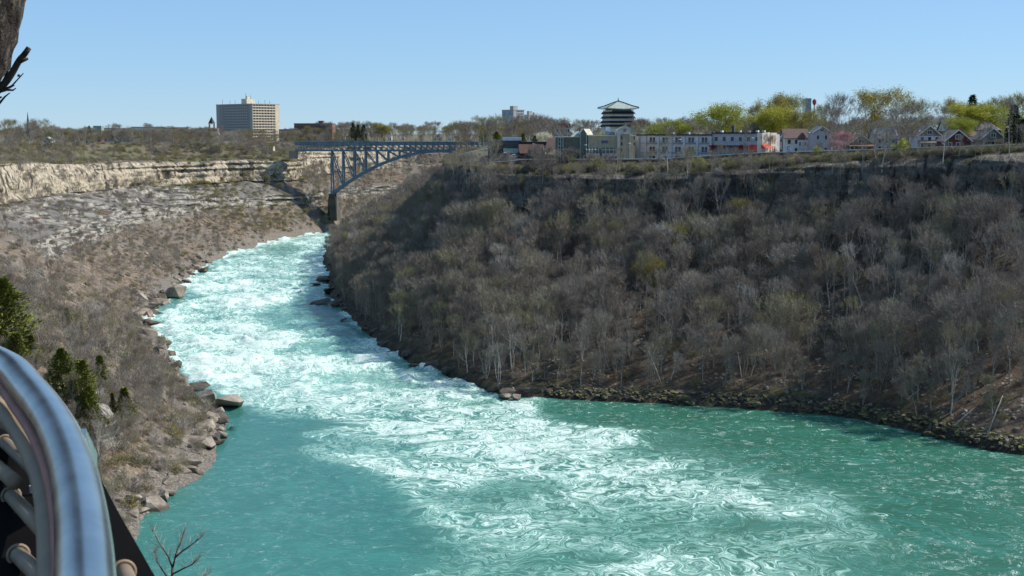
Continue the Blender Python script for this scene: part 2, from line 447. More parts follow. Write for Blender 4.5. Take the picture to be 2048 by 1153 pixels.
# plateau sheet
def axis(lo, hi, d0, d1, step, g):
    a = list(np.arange(d0, d1+step, step)); s = step; x = a[-1]
    while x < hi: s *= g; x += s; a.append(x)
    s = step; x = a[0]; b = []
    while x > lo: s *= g; x -= s; b.append(x)
    return np.array(b[::-1] + a)
gx = axis(-14000, 14000, -420, 460, 6, 1.25); gy = axis(-600, 20000, -90, 1500, 6, 1.2)
PX, PY = np.meshgrid(gx, gy); PZ = zplat(PX, PY).reshape(PX.shape)
ins = inside(PX, PY)
PZ = np.where(np.hypot(PX, PY) > 3000, 66.5, PZ)
k = len(gx); i = np.arange(len(gy)-1)[:,None]*k + np.arange(k-1)[None,:]
qq = np.stack([i, i+1, i+k+1, i+k], -1).reshape(-1, 4)
keep = ~ins.ravel()[qq].any(1); qq = qq[keep]
used = np.unique(qq); remap = -np.ones(PX.size, int); remap[used] = np.arange(len(used))
b = NB('plateau_ground'); p = b.pos()
c = b.mix(b.ramp(b.noise(.02, 5, .6, p), .42, .6), (.13,.10,.065), (.105,.11,.045))
c = b.mix(b.ramp(b.noise(.4, 4, .6, p), .4, .65), c, (.15,.125,.085)); b.base(c); b.rough(.95); b.bump(b.noise(1.0, 4, .6, p), .4)
o = mesh_np('plateau_ground', np.stack([PX, PY, PZ], -1).reshape(-1, 3)[used], remap[qq], b.m, smooth=True); tag(o, kind='structure')

# ------------------------------------------------------------------ river
CL = cr([(300,1215,35,0,.8,0),(120,1190,35,0,.8,1),(0,1140,38,0,.8,2),(-75,1060,45,0,.8,3),(-100,1000,45,0,.8,4),(-150,900,34,0,.80,5),(-146,830,36,0,.80,6),(-142,740,40,0,.82,7),(-130,660,42,0,.85,8),(-120,590,42,0,.88,9),
         (-108,520,44,0,.90,10),(-90,455,42,0,.93,11),(-62,400,42,0,.95,12),(-34,360,43,0,.95,13),(-6,305,47,0,.88,14),(12,277,50,0,.78,15),(19,255,48,0,.70,16),(25,231,44,0,.70,17),(30,200,42,0,.55,17.5),(60,150,40,0,.4,18),(80,100,40,0,.3,19)], 4.0)
rows = []; y = 105.0
while y < 1260: rows.append(y); y *= 1.0032
rows = np.array(rows); U = np.linspace(-1, 1, 760)
U = np.sign(U)*np.abs(U)**1.15
WX = U[None,:]*(.47*rows[:,None]+60) ; WY = np.repeat(rows[:,None], len(U), 1)
fx = WX.ravel(); fy = WY.ravel()
near = np.empty(len(fx), int); nd = np.empty(len(fx))
for a in range(0, len(fx), 20000):
    d2 = (fx[a:a+20000,None]-CL[:,0])**2 + (fy[a:a+20000,None]-CL[:,1])**2
    near[a:a+20000] = d2.argmin(1); nd[a:a+20000] = np.sqrt(d2.min(1))
arc = np.concatenate([[0], np.cumsum(np.hypot(*np.diff(CL[:, :2], axis=0).T))])
tx = np.gradient(CL[:,0]); ty = np.gradient(CL[:,1]); tl = np.hypot(tx, ty); tx /= tl; ty /= tl
rx = fx-CL[near,0]; ry = fy-CL[near,1]
side = rx*(-ty[near]) + ry*tx[near]
along = arc[near] + rx*tx[near] + ry*ty[near]
wv = 22*fbm(fx/42, fy/30, oct=4, seed=91); 
rel = (nd+wv)/CL[near,2]
foam = CL[near,4]*(1-sst(.72, 1.12, rel))
foam = np.where(fy > 400, np.maximum(foam, .55), foam)
def blob(x, y, rx_, ry_): return 1-sst(.5, 1.2, np.hypot((fx-x)/rx_, (fy-y)/ry_) + .25*vn(fx/12, fy/12, seed=13))
for (bx, by, brx, bry, amt) in ((-85, 555, 20, 70, -.42), (-66, 470, 16, 55, -.25), (-160, 560, 10, 40, -.1), (-150, 835, 16, 40, -.18), (-60, 318, 30, 24, -.3),
        (60, 300, 30, 34, -.45), (40, 342, 30, 18, -.5), (-44, 235, 18, 14, -.35), (54, 262, 12, 20, .10), (40, 214, 24, 8, .1), (2,268,10,8,-.22), (44,240,16,6,-.25), (10,222,12,5,-.2)):
    foam = foam + amt*blob(bx, by, brx, bry)
pool = sst(430, 370, fy)*(1-sst(.9, 1.3, 1-np.clip(foam*2, 0, 1)+.0*fy)*0)
foam = foam*(1+.38*fbm(fx/30+.6*vn(fx/15, fy/15, seed=17), fy/20, oct=3, seed=19)*(1-.35*sst(380, 430, fy)))
foam = np.clip(foam, 0, 1)
SP = np.concatenate([LS[(LS[:,5] > 7) & (LS[:,5] < 20), :2][::2], RS[(RS[:,5] > 2) & (RS[:,5] < 19), :2][::2]])
ds = np.empty(len(fx))
for a in range(0, len(fx), 20000):
    ds[a:a+20000] = np.sqrt(((fx[a:a+20000,None]-SP[:,0])**2 + (fy[a:a+20000,None]-SP[:,1])**2).min(1))
foam = np.clip(foam + .5*(1-sst(1.0, 4.5, ds))*sst(-.1, .35, vn(fx/7, fy/7, seed=23))*(.35+.65*sst(330, 420, fy)), 0, 1)
calm = sst(.45, .1, foam)
fil = sst(420, 360, fy)*calm*(.35 + .55*sst(-20, 30, fx)*sst(420, 330, fy))
rough_ = np.clip(foam, .08, 1)
rapid = sst(330, 420, fy)
cs = along/9 ; cn = side/6
h1 = fbm(cs + .8*vn(fx/14, fy/14, seed=5), cn*.7, oct=4, seed=101)
rid = 1-np.abs(fbm(along/13 + 1.2*vn(fx/18, fy/18, seed=6), side/22, oct=3, seed=111))*2.6
wz = rough_**1.3*(1.25*h1*(.4+.85*rapid) + 1.25*np.clip(rid, 0, 1)**2*(.2+.95*rapid)) 
h2 = fbm(fx/2.6, fy/2.6, oct=3, seed=121)
wz = wz + .34*h2*rough_ + .045*fbm(fx/3.5, fy/1.6, oct=3, seed=131) - .3
crest = np.clip(wz*.42, -.35, .6)*foam
foam2 = np.clip(foam*.82 + crest*.30, 0, 1)
k = len(U); i = np.arange(len(rows)-1)[:,None]*k + np.arange(k-1)[None,:]
qq = np.stack([i, i+1, i+k+1, i+k], -1).reshape(-1, 4)

b = NB('river_water'); at = b.attr('flow').outputs['Vector']; fo = b.attr('foam').outputs['Fac']; fi = b.attr('fil').outputs['Fac']; p = b.pos()
warp = b.n('ShaderNodeTexNoise'); warp.inputs['Scale'].default_value = .045; warp.inputs['Detail'].default_value = 3; b.set(warp.inputs['Vector'], p)
wsub = b.n('ShaderNodeVectorMath', operation='SUBTRACT'); b.set(wsub.inputs[0], warp.outputs['Color']); wsub.inputs[1].default_value = (.5,.5,.5)
wsc = b.n('ShaderNodeVectorMath', operation='SCALE'); b.set(wsc.inputs[0], wsub.outputs[0]); wsc.inputs['Scale'].default_value = 26
wad = b.n('ShaderNodeVectorMath', operation='ADD'); b.set(wad.inputs[0], at); b.set(wad.inputs[1], wsc.outputs[0]); av = wad.outputs[0]
wsc2 = b.n('ShaderNodeVectorMath', operation='SCALE'); b.set(wsc2.inputs[0], wsub.outputs[0]); wsc2.inputs['Scale'].default_value = 40
wad2 = b.n('ShaderNodeVectorMath', operation='ADD'); b.set(wad2.inputs[0], p); b.set(wad2.inputs[1], wsc2.outputs[0]); pv = wad2.outputs[0]
n1 = b.noise(1, 6, .62, b.scalev(av, .075, .16, 1), 1.0)
n2 = b.noise(1, 6, .68, b.scalev(av, .22, .55, 1), 1.4)
n3 = b.noise(1, 5, .7, b.scalev(p, .9, .9, .9), .6)
def ridge(v, k=1.9): return b.math('SUBTRACT', .64, b.math('MULTIPLY', b.math('ABSOLUTE', b.math('SUBTRACT', v, .5)), k))
ridge1 = ridge(b.noise(1, 5, .62, b.scalev(av, .11, .30, 1), 2.2))
nr = b.math('ADD', b.math('ADD', b.math('MULTIPLY', n1, .34), b.math('MULTIPLY', n2, .26)), b.math('ADD', b.math('MULTIPLY', n3, .14), b.math('MULTIPLY', ridge1, .26)))
# eddying pool: doubly warped world coordinates so the foam curls into long swirls
wb_ = b.n('ShaderNodeTexNoise'); wb_.inputs['Scale'].default_value = .11; wb_.inputs['Detail'].default_value = 2; b.set(wb_.inputs['Vector'], pv)
ws3 = b.n('ShaderNodeVectorMath', operation='SUBTRACT'); b.set(ws3.inputs[0], wb_.outputs['Color']); ws3.inputs[1].default_value = (.5,.5,.5)
wc3 = b.n('ShaderNodeVectorMath', operation='SCALE'); b.set(wc3.inputs[0], ws3.outputs[0]); wc3.inputs['Scale'].default_value = 13
wa3 = b.n('ShaderNodeVectorMath', operation='ADD'); b.set(wa3.inputs[0], pv); b.set(wa3.inputs[1], wc3.outputs[0]); qv = wa3.outputs[0]
q1 = ridge(b.noise(1, 3, .55, b.scalev(qv, .026, .052, 1), .4), 2.6)
q2 = ridge(b.noise(1, 4, .62, b.scalev(qv, .10, .17, 1), .8), 2.0)
q3 = b.noise(1, 5, .7, b.scalev(qv, .35, .5, 1), 1.5)
q0 = b.noise(1, 3, .5, b.scalev(pv, .022, .03, 1))
npool = b.math('ADD', b.math('ADD', b.math('MULTIPLY', q1, .36), b.math('MULTIPLY', q2, .27)), b.math('ADD', b.math('MULTIPLY', q3, .17), b.math('MULTIPLY', q0, .20)))
yy_ = b.n('ShaderNodeSeparateXYZ'); b.set(yy_.inputs[0], p)
nn = b.n('ShaderNodeMix'); b.set(nn.inputs[0], b.ramp(yy_.outputs[1], 330, 420)); b.set(nn.inputs[2], npool); b.set(nn.inputs[3], nr); nn = nn.outputs[0]
th = b.ramp(fo, 0, 1, .72, .38); b.t.nodes[-1].interpolation_type = 'LINEAR'
dif = b.math('SUBTRACT', nn, th)
soft = b.ramp(dif, -.11, .04); hard = b.ramp(dif, .0, .085)
f1 = b.noise(1, 4, .55, b.scalev(qv, .020, .045, 1), .6); f2 = b.noise(1, 4, .6, b.scalev(qv, .08, .15, 1), 1.0)
l1 = b.ramp(b.math('ABSOLUTE', b.math('SUBTRACT', f1, .5)), .014, .0); l2 = b.ramp(b.math('ABSOLUTE', b.math('SUBTRACT', f2, .52)), .016, .0)
spk = b.ramp(n2, .66, .73)
brk = b.ramp(b.noise(.35, 4, .65, p), .44, .6)
patch = b.ramp(b.noise(.02, 3, .6, p), .44, .58)
fil_ = b.math('MULTIPLY', b.math('MULTIPLY', b.math('MAXIMUM', l1, b.math('MULTIPLY', b.math('MAXIMUM', l2, spk), patch)), brk), fi)
deepm = b.n('ShaderNodeSeparateXYZ'); b.set(deepm.inputs[0], p)
xx = b.math('ADD', deepm.outputs[0], b.math('MULTIPLY', b.math('SUBTRACT', b.noise(.03, 2, .5, p), .5), 60))
deep = b.mix(b.ramp(xx, -30, 45), (.032,.158,.128), (.031,.128,.078))  # left pool bluer: sky reflection put into the water colour
deep = b.mix(b.math('MULTIPLY', b.ramp(b.noise(1, 3, .5, b.scalev(pv, .03, .06, 1)), .35, .7), .5), deep, (.05,.235,.185))
mint = (.30,.54,.45)
c = b.mix(b.math('MULTIPLY', soft, .85), deep, mint)
c = b.mix(b.math('MULTIPLY', b.ramp(fo, .05, .5), .12), c, mint)
white = (.64,.755,.69)
wh = b.math('MAXIMUM', hard, fil_)
c = b.mix(b.math('MULTIPLY', wh, .93), c, white)
b.base(c); b.rough(b.ramp(wh, 0, 1, .13, .7)); b.b.inputs['Specular IOR Level'].default_value = .42
r1 = b.noise(1, 5, .6, b.scalev(p, .5, 1.1, 1), .4); r2 = b.noise(1, 4, .6, b.scalev(p, 2.2, 3.4, 1), .3)
hh = b.math('ADD', b.math('MULTIPLY', r1, .55), b.math('ADD', b.math('MULTIPLY', r2, .12), b.math('MULTIPLY', b.math('MULTIPLY', n2, fo), 1.6)))
b.bump(hh, .55, .8)
o = mesh_np('river_water', np.stack([WX, WY, wz.reshape(WX.shape)], -1).reshape(-1, 3), qq, b.m, smooth=True); tag(o, kind='structure')
for nm, a in (('foam', foam2), ('fil', fil)):
    at_ = o.data.attributes.new(nm, 'FLOAT', 'POINT'); at_.data.foreach_set('value', a.astype(np.float32))
at_ = o.data.attributes.new('flow', 'FLOAT_VECTOR', 'POINT'); at_.data.foreach_set('vector', np.stack([along, side, 0*along], -1).astype(np.float32).ravel())
# ================================================================== vegetation
def hue_mat(name, stops, rough=.9, trans=False, fine=.25, nscale=3.0):
    """bark / twig / leaf colour; each plant gets its own hue"""
    b = NB(name); oi = b.n('ShaderNodeObjectInfo')
    cr_ = b.n('ShaderNodeValToRGB'); el = cr_.color_ramp.elements
    while len(el) < len(stops): el.new(1.0)
    for e, (p_, c_) in zip(el, stops): e.position = p_; e.color = (*c_, 1)
    b.set(cr_.inputs[0], oi.outputs['Random'])
    o_ = b.obj(); n_ = b.noise(nscale, 3, .6, o_)
    c = b.mix(b.ramp(n_, .3, .7), b.mix(1.0, cr_.outputs[0], (1-fine*1.6,)*3, 'MULTIPLY'), b.mix(1.0, cr_.outputs[0], (1+fine,)*3, 'MULTIPLY'))
    b.base(c); b.rough(rough); b.b.inputs['Specular IOR Level'].default_value = .15
    if trans:
        tr = b.n('ShaderNodeBsdfTranslucent'); b.set(tr.inputs[0], c); mx = b.n('ShaderNodeMixShader'); mx.inputs[0].default_value = .35
        b.t.links.new(b.b.outputs[0], mx.inputs[1]); b.t.links.new(tr.outputs[0], mx.inputs[2]); b.t.links.new(mx.outputs[0], b.out.inputs[0])
    return b.m
bark = hue_mat('bark_grey', [(0, (.19,.165,.135)), (.4, (.27,.245,.21)), (.75, (.42,.39,.34)), (1, (.56,.53,.47))])
barkd = hue_mat('bark_dark', [(0, (.07,.055,.042)), (1, (.12,.095,.075))])
twig = hue_mat('twigs_grey', [(0, (.20,.165,.135)), (.35, (.28,.24,.20)), (.6, (.24,.215,.185)), (.85, (.27,.245,.14)), (1, (.38,.355,.32))])
twigo = hue_mat('twigs_budding', [(0, (.17,.15,.07)), (.5, (.21,.19,.075)), (1, (.18,.14,.085))])
leafy = hue_mat('spring_leaves', [(0, (.38,.40,.06)), (.5, (.29,.32,.06)), (1, (.45,.43,.065))], trans=True)
leafo = hue_mat('olive_buds', [(0, (.34,.30,.06)), (.5, (.27,.26,.07)), (1, (.38,.32,.07))], trans=True)
evg = hue_mat('evergreen_needles', [(0, (.018,.035,.016)), (.5, (.025,.05,.02)), (1, (.04,.065,.025))], trans=False)
cedar = hue_mat('cedar_sprays', [(0, (.15,.17,.035)), (.5, (.18,.195,.04)), (1, (.11,.14,.035))], trans=False)
pinkb = hue_mat('pink_blossom', [(0, (.55,.30,.33)), (1, (.60,.36,.38))], trans=True)
whiteb = hue_mat('white_blossom', [(0, (.62,.58,.45)), (1, (.70,.66,.52))], trans=True)
forsy = hue_mat('yellow_blossom', [(0, (.75,.50,.02)), (1, (.80,.55,.03))], trans=True)
grassm = hue_mat('green_shrub_leaves', [(0, (.085,.10,.032)), (1, (.12,.135,.035))], trans=True)

class TreeMesh:
    """one tree shape: wood (tapered limbs) and crown (fine twigs and leaves) as separate meshes of unit-scale metres"""
    def __init__(s, seed, h=13.0, fork=.32, spread=.55, lev=4, ntw=2600, twl=1.25, tww=.035, leaf=0, leafsz=.28, leafm=None, twigm=None, barkm=None, multi=1, lean=.06, crownshape='round'):
        s.rng = random.Random(seed); s.wv = []; s.wf = []; s.tips = []; s.h = h
        s.barkm = barkm or bark; s.twigm = twigm or twig; s.leafm = leafm
        rg = s.rng
        for q in range(multi):
            a = rg.uniform(0, 6.28); ln = lean if multi == 1 else .25
            d = Vector((math.cos(a)*ln, math.sin(a)*ln, 1)).normalized()
            s.limb(Vector((math.cos(a)*.2*(multi>1), math.sin(a)*.2*(multi>1), -.6)), d, h*fork*rg.uniform(.85,1.15)+.6, h*.0150/(multi**.5), 0, lev, h, spread)
        V = []; Q = []; T = []
        n = len(s.tips)
        wts = [t[2] for t in s.tips]
        picks = rg.choices(range(n), wts, k=ntw)
        for i in picks:
            p, d, ww = s.tips[i]
            off = d * rg.uniform(-1.4, .3) * (h*.05)
            q = p + off + Vector((rg.gauss(0,.12), rg.gauss(0,.12), rg.gauss(0,.12)))*h*.045
            dd = (d + Vector((rg.gauss(0,.62), rg.gauss(0,.62), rg.gauss(.15,.5)))).normalized()
            L = twl*rg.uniform(.55, 1.3)
            sdv = dd.cross(Vector((rg.gauss(0,1), rg.gauss(0,1), rg.gauss(0,1)))).normalized()
            m = q + dd*L*.55 + sdv*L*.07; e = q + dd*L + Vector((0,0,L*.1))
            s2 = dd.cross(sdv)*tww*.5; b0 = len(V)
            V += [q-s2, q+s2, m+s2*.8, m-s2*.8, e]
            Q.append((b0, b0+1, b0+2, b0+3)); T.append((b0+3, b0+2, b0+4))
            # side twiglet
            if rg.random() < .75:
                sd = (dd + sdv*rg.choice((-1,1))*1.0 + Vector((0,0,.2))).normalized(); e2 = m + sd*L*.5
                b0 = len(V); V += [m-s2*.8, m+s2*.8, e2]; T.append((b0, b0+1, b0+2))
        s.ct = len(Q), len(T)
        LQ = []
        for k in range(leaf):
            p, d, ww = s.tips[rg.choices(range(n), wts)[0]]
            q = p + Vector((rg.gauss(0,1), rg.gauss(0,1), rg.gauss(.1,.8)))*h*.052 + d*rg.uniform(-.6,.6)*h*.05
            a = Vector((rg.gauss(0,1), rg.gauss(0,1), rg.gauss(0,.6))).normalized(); c = a.cross(Vector((rg.gauss(0,1), rg.gauss(0,1), rg.gauss(0,1)))).normalized()
            sz = leafsz*rg.uniform(.6, 1.3); b0 = len(V)
            V += [q, q+a*sz+c*sz*.35, q+a*sz*1.7, q+a*sz-c*sz*.35]; LQ.append((b0, b0+1, b0+2, b0+3))
        s.V, s.Q, s.T, s.LQ = V, Q + LQ, T, len(LQ)
        s.nq = len(Q)
    def ring(s, p, d, r, n):
        up = Vector((0,0,1)) if abs(d.z) < .9 else Vector((1,0,0)); a = d.cross(up).normalized(); b = a.cross(d).normalized()
        b0 = len(s.wv)
        for k in range(n):
            t = 2*math.pi*k/n; s.wv.append(p + (a*math.cos(t)+b*math.sin(t))*r)
        return b0
    def limb(s, p, d, L, r, lev, maxlev, h, spread):
        rg = s.rng; n = 6 if lev == 0 else (4 if lev < 3 else 3); segs = 3 if lev < 3 else 2
        r1 = r*(.72 if lev == 0 else .5); b0 = s.ring(p, d, r*(1.25 if lev == 0 else 1), n); pts = [p]
        for i in range(segs):
            d = (d + Vector((rg.gauss(0,.09), rg.gauss(0,.09), .07 if lev else .02))*(1+.3*lev)).normalized()
            p = p + d*L/segs; rr = r + (r1-r)*(i+1)/segs; b1 = s.ring(p, d, rr, n)
            for k in range(n):
                k2 = (k+1) % n; s.wf.append((b0+k, b0+k2, b1+k2, b1+k))
            b0 = b1; pts.append(p)
            if lev >= 2: s.tips.append((p.copy(), d.copy(), .5 if lev == 2 else 1.0))
        if lev >= maxlev: 
            s.tips.append((p.copy(), d.copy(), 1.0)); return
        nb = rg.choice((3, 4)) if lev == 0 else rg.choice((2, 3, 3))
        a0 = rg.uniform(0, 6.28)
        up = Vector((0,0,1)) if abs(d.z) < .9 else Vector((1,0,0)); a = d.cross(up).normalized(); b = a.cross(d).normalized()
        for k in range(nb):
            t = a0 + 2*math.pi*k/nb + rg.gauss(0,.3); sp_ = spread*rg.uniform(.6, 1.35)*(1 if lev else .8)
            nd_ = (d + (a*math.cos(t) + b*math.sin(t))*sp_ + Vector((0,0,.12))).normalized()
            Ln = h*(.26, .21, .16, .12, .09)[min(lev, 4)]*rg.uniform(.75, 1.25)
            s.limb(p.copy(), nd_, Ln, r1*rg.uniform(.6, .85), lev+1, maxlev, h, spread)
        # side limbs lower down
        if lev <= 1:
            for k in range(2 if lev == 0 else 1):
                t = rg.uniform(0, 6.28); q = pts[-2] + (pts[-1]-pts[-2])*rg.uniform(0, .8)
                nd_ = ((a*math.cos(t) + b*math.sin(t))*.9 + Vector((0,0,.55))).normalized()
                s.limb(q, nd_, h*.15*rg.uniform(.7,1.2), r1*.45, max(lev+2, 2), maxlev, h, spread)
    def finish(s, name):
        zt = sorted(v[2] for v in s.V); s.h = zt[int(len(zt)*.985)]
        me = mesh_np(name + '_trunk', [tuple(v) for v in s.wv], s.wf, s.barkm, smooth=True); m1 = me.data; bpy.data.objects.remove(me)
        mats = [s.twigm] + ([s.leafm] if s.leafm else [])
        mi = [0]*s.nq + [1]*s.LQ + [0]*len(s.T) if s.leafm else None
        me = mesh_np(name + '_crown', [tuple(v) for v in s.V], s.Q, mats, tris=s.T, midx=mi); m2 = me.data; bpy.data.objects.remove(me)
        # joined copy for masses
        off = len(s.wv); V = [tuple(v) for v in s.wv] + [tuple(v) for v in s.V]
        Q = list(s.wf) + [tuple(i+off for i in q) for q in s.Q]; T = [tuple(i+off for i in q) for q in s.T]
        m3 = [0]*len(s.wf) + [1]*s.nq + [2]*s.LQ + [1]*len(T)
        me = mesh_np(name + '_whole', V, Q, [s.barkm] + mats, tris=T, midx=m3); COL.objects.unlink(me)
        return (m1, m2, me, s.h)

def conifer(seed, h, rad, mat, shape='spruce', n=2600, sz=.5):
    rg = random.Random(seed); V = []; Q = []; mb = MB()
    mb.tube([(0,0,-.6), (0.05,0,h*.5), (0,0,h*.97)], [h*.014, h*.009, .02], 6)
    for k in range(n):
        u = rg.random()**(1.25 if shape == 'spruce' else 1.0)
        z = h*(.06 + .93*u) ; prof = (1-u)**.85 if shape == 'spruce' else (min(1, (1-u)*1.6)**.55*(.6+.4*min(1, u*4)))*(.78+.34*math.sin(u*9+seed*2)*math.sin(seed+u*4))
        if shape == 'spruce': prof *= .72 + .35*((z*1.1) % 1.0)
        a = rg.uniform(0, 6.28); lob = 1 + .3*math.sin(a*3+seed+z*.7) + .2*math.sin(a*7+z*2.1)
        r = rad*prof*lob*(rg.random()**.45)
        p = Vector((math.cos(a)*r, math.sin(a)*r, z - (r*.22 if shape == 'spruce' else -.1*r)))
        out = Vector((math.cos(a), math.sin(a), -.25 if shape == 'spruce' else .9)).normalized()
        out = (out + Vector((rg.gauss(0,.4), rg.gauss(0,.4), rg.gauss(0,.3)))).normalized()
        c = out.cross(Vector((rg.gauss(0,.5), rg.gauss(0,.5), 1))).normalized(); s_ = sz*rg.uniform(.6, 1.4)
        b0 = len(V); V += [p, p+out*s_*.6+c*s_*.3, p+out*s_*1.3, p+out*s_*.6-c*s_*.3]; Q.append((b0, b0+1, b0+2, b0+3))
    t = mb.build('t', barkd, smooth=True); m1 = t.data; bpy.data.objects.remove(t)
    c = mesh_np('c', [tuple(v) for v in V], Q, mat); m2 = c.data; bpy.data.objects.remove(c)
    return (m1, m2, None, h)

def shrub(seed, h, rad, n, leafm, nl, twigm=None, sz=.16):
    rg = random.Random(seed); wv = MB(); V = []; T = []; Q = []
    for k in range(9):
        a = rg.uniform(0, 6.28); e = Vector((math.cos(a)*rad*.7, math.sin(a)*rad*.7, h*rg.uniform(.6,.95)))
        wv.tube([(0,0,-.2), e*.5+Vector((0,0,.25*h)), e], [h*.014, h*.009, h*.004], 3, False)
    def rp():
        while True:
            p = Vector((rg.uniform(-1,1), rg.uniform(-1,1), rg.uniform(0,1)))
            if p.x**2+p.y**2+(p.z*1.0)**2 < 1: break
        k = 1 + .25*math.sin(math.atan2(p.y,p.x)*3+seed)
        return Vector((p.x*rad*k, p.y*rad*k, p.z*h*(.85+.25*math.sin(p.x*5+seed))))
    for k in range(n):
        p = rp(); d = (Vector((p.x/rad, p.y/rad, .9)) + Vector((rg.gauss(0,.4), rg.gauss(0,.4), rg.gauss(0,.4)))).normalized(); L = h*rg.uniform(.2,.42)
        c = d.cross(Vector((rg.gauss(0,1), rg.gauss(0,1), rg.gauss(0,1)))).normalized()*.018; b0 = len(V); V += [p-d*L*.5-c, p-d*L*.5+c, p+d*L*.5]; T.append((b0,b0+1,b0+2))
    for k in range(nl):
        q = rp(); a = Vector((rg.gauss(0,1), rg.gauss(0,1), rg.gauss(0,.6))).normalized(); c = a.cross(Vector((rg.gauss(0,1), rg.gauss(0,1), rg.gauss(0,1)))).normalized()
        s_ = sz*rg.uniform(.6,1.3); b0 = len(V); V += [q, q+a*s_+c*s_*.45, q+a*s_*1.7, q+a*s_-c*s_*.45]; Q.append((b0,b0+1,b0+2,b0+3))
    tm = twigm or twig
    t = wv.build('t', bark); m1 = t.data; bpy.data.objects.remove(t)
    c = mesh_np('c', [tuple(v) for v in V], Q if Q else None, [tm, leafm or tm], tris=T, midx=[1]*len(Q)+[0]*len(T)); m2 = c.data; bpy.data.objects.remove(c)
    off = len(wv.v); me = mesh_np('w', wv.v + [tuple(v) for v in V], [f for f in wv.f if len(f) == 4] + [tuple(i+off for i in q) for q in Q], [bark, tm, leafm or tm],
          tris=[tuple(i+off for i in q) for q in T], midx=[0]*len([f for f in wv.f if len(f) == 4]) + [2]*len(Q) + [1]*len(T)); COL.objects.unlink(me)
    return (m1, m2, me, h)

BARE = [TreeMesh(100+i, h=13, fork=rf, spread=sp_, ntw=1750, tww=.042, multi=mu).finish('bare_tree') for i, (rf, sp_, mu) in enumerate(
        [(.34,.50,1), (.28,.62,1), (.40,.45,1), (.22,.55,2), (.36,.70,1), (.30,.40,1), (.24,.6,3), (.42,.58,1)])]
THIN = [TreeMesh(140+i, h=13, fork=fk, spread=.34, ntw=950, lev=4, multi=m, twl=1.1, tww=.042).finish('thin_tree') for i, (m, fk) in enumerate(((1, .45), (2, .42), (1, .55), (3, .38)))]
BUD = [TreeMesh(150+i, h=13, fork=.3, spread=.6, ntw=1700, leaf=1500, leafsz=.17, leafm=leafo, twigm=twigo).finish('budding_tree') for i in range(3)]
GREEN = [TreeMesh(160+i, h=13, fork=.22, spread=.72, ntw=900, leaf=13000, leafsz=.21, leafm=leafy, twigm=twigo, barkm=barkd).finish('leafing_tree') for i in range(3)]
OLIVE = [TreeMesh(170+i, h=13, fork=.25, spread=.62, ntw=1900, leaf=8000, leafsz=.18, leafm=leafo, twigm=twigo, barkm=barkd).finish('olive_tree') for i in range(2)]
PINK = [TreeMesh(180, h=13, fork=.16, spread=.8, ntw=1000, leaf=3500, leafsz=.3, leafm=pinkb).finish('blossom')]
WHITE = [TreeMesh(181, h=13, fork=.16, spread=.7, ntw=1000, leaf=3500, leafsz=.3, leafm=whiteb).finish('blossom')]
SPRUCE = [conifer(1, 13, 3.4, evg), conifer(2, 13, 2.6, evg)]
CEDAR = [conifer(3, 13, 2.3, cedar, 'cedar', 4200, .42), conifer(4, 13, 2.9, cedar, 'cedar', 4600, .42), conifer(5, 13, 1.8, cedar, 'cedar', 3200, .38)]
BRUSH = [shrub(200+i, 2.6, 1.7, 620, twigo, 0) for i in range(2)] + [shrub(202, 2.4, 1.8, 420, leafo, 260), shrub(203, 2.2, 1.7, 350, grassm, 420)]
GSHRUB = [shrub(210, 3, 2.0, 120, leafy, 1500, sz=.22)]; YSHRUB = [shrub(211, 2, 1.5, 100, forsy, 1400, sz=.16)]

def plant(kind, x, y, z, h, rz, label, cat, group, name='bare_tree', wid=1.0, parts=True, tilt=(0,0)):
    m1, m2, me, hh = kind
    t = bpy.data.objects.new(name, None); COL.objects.link(t); t.empty_display_size = .5
    t.location = (x, y, z); t.rotation_euler = (tilt[0], tilt[1], rz); s_ = h/hh; t.scale = (s_*wid, s_*wid, s_)
    tag(t, label, cat, group)
    a = bpy.data.objects.new('trunk', m1); COL.objects.link(a); a.parent = t
    c = bpy.data.objects.new('crown', m2); COL.objects.link(c); c.parent = t
    return t

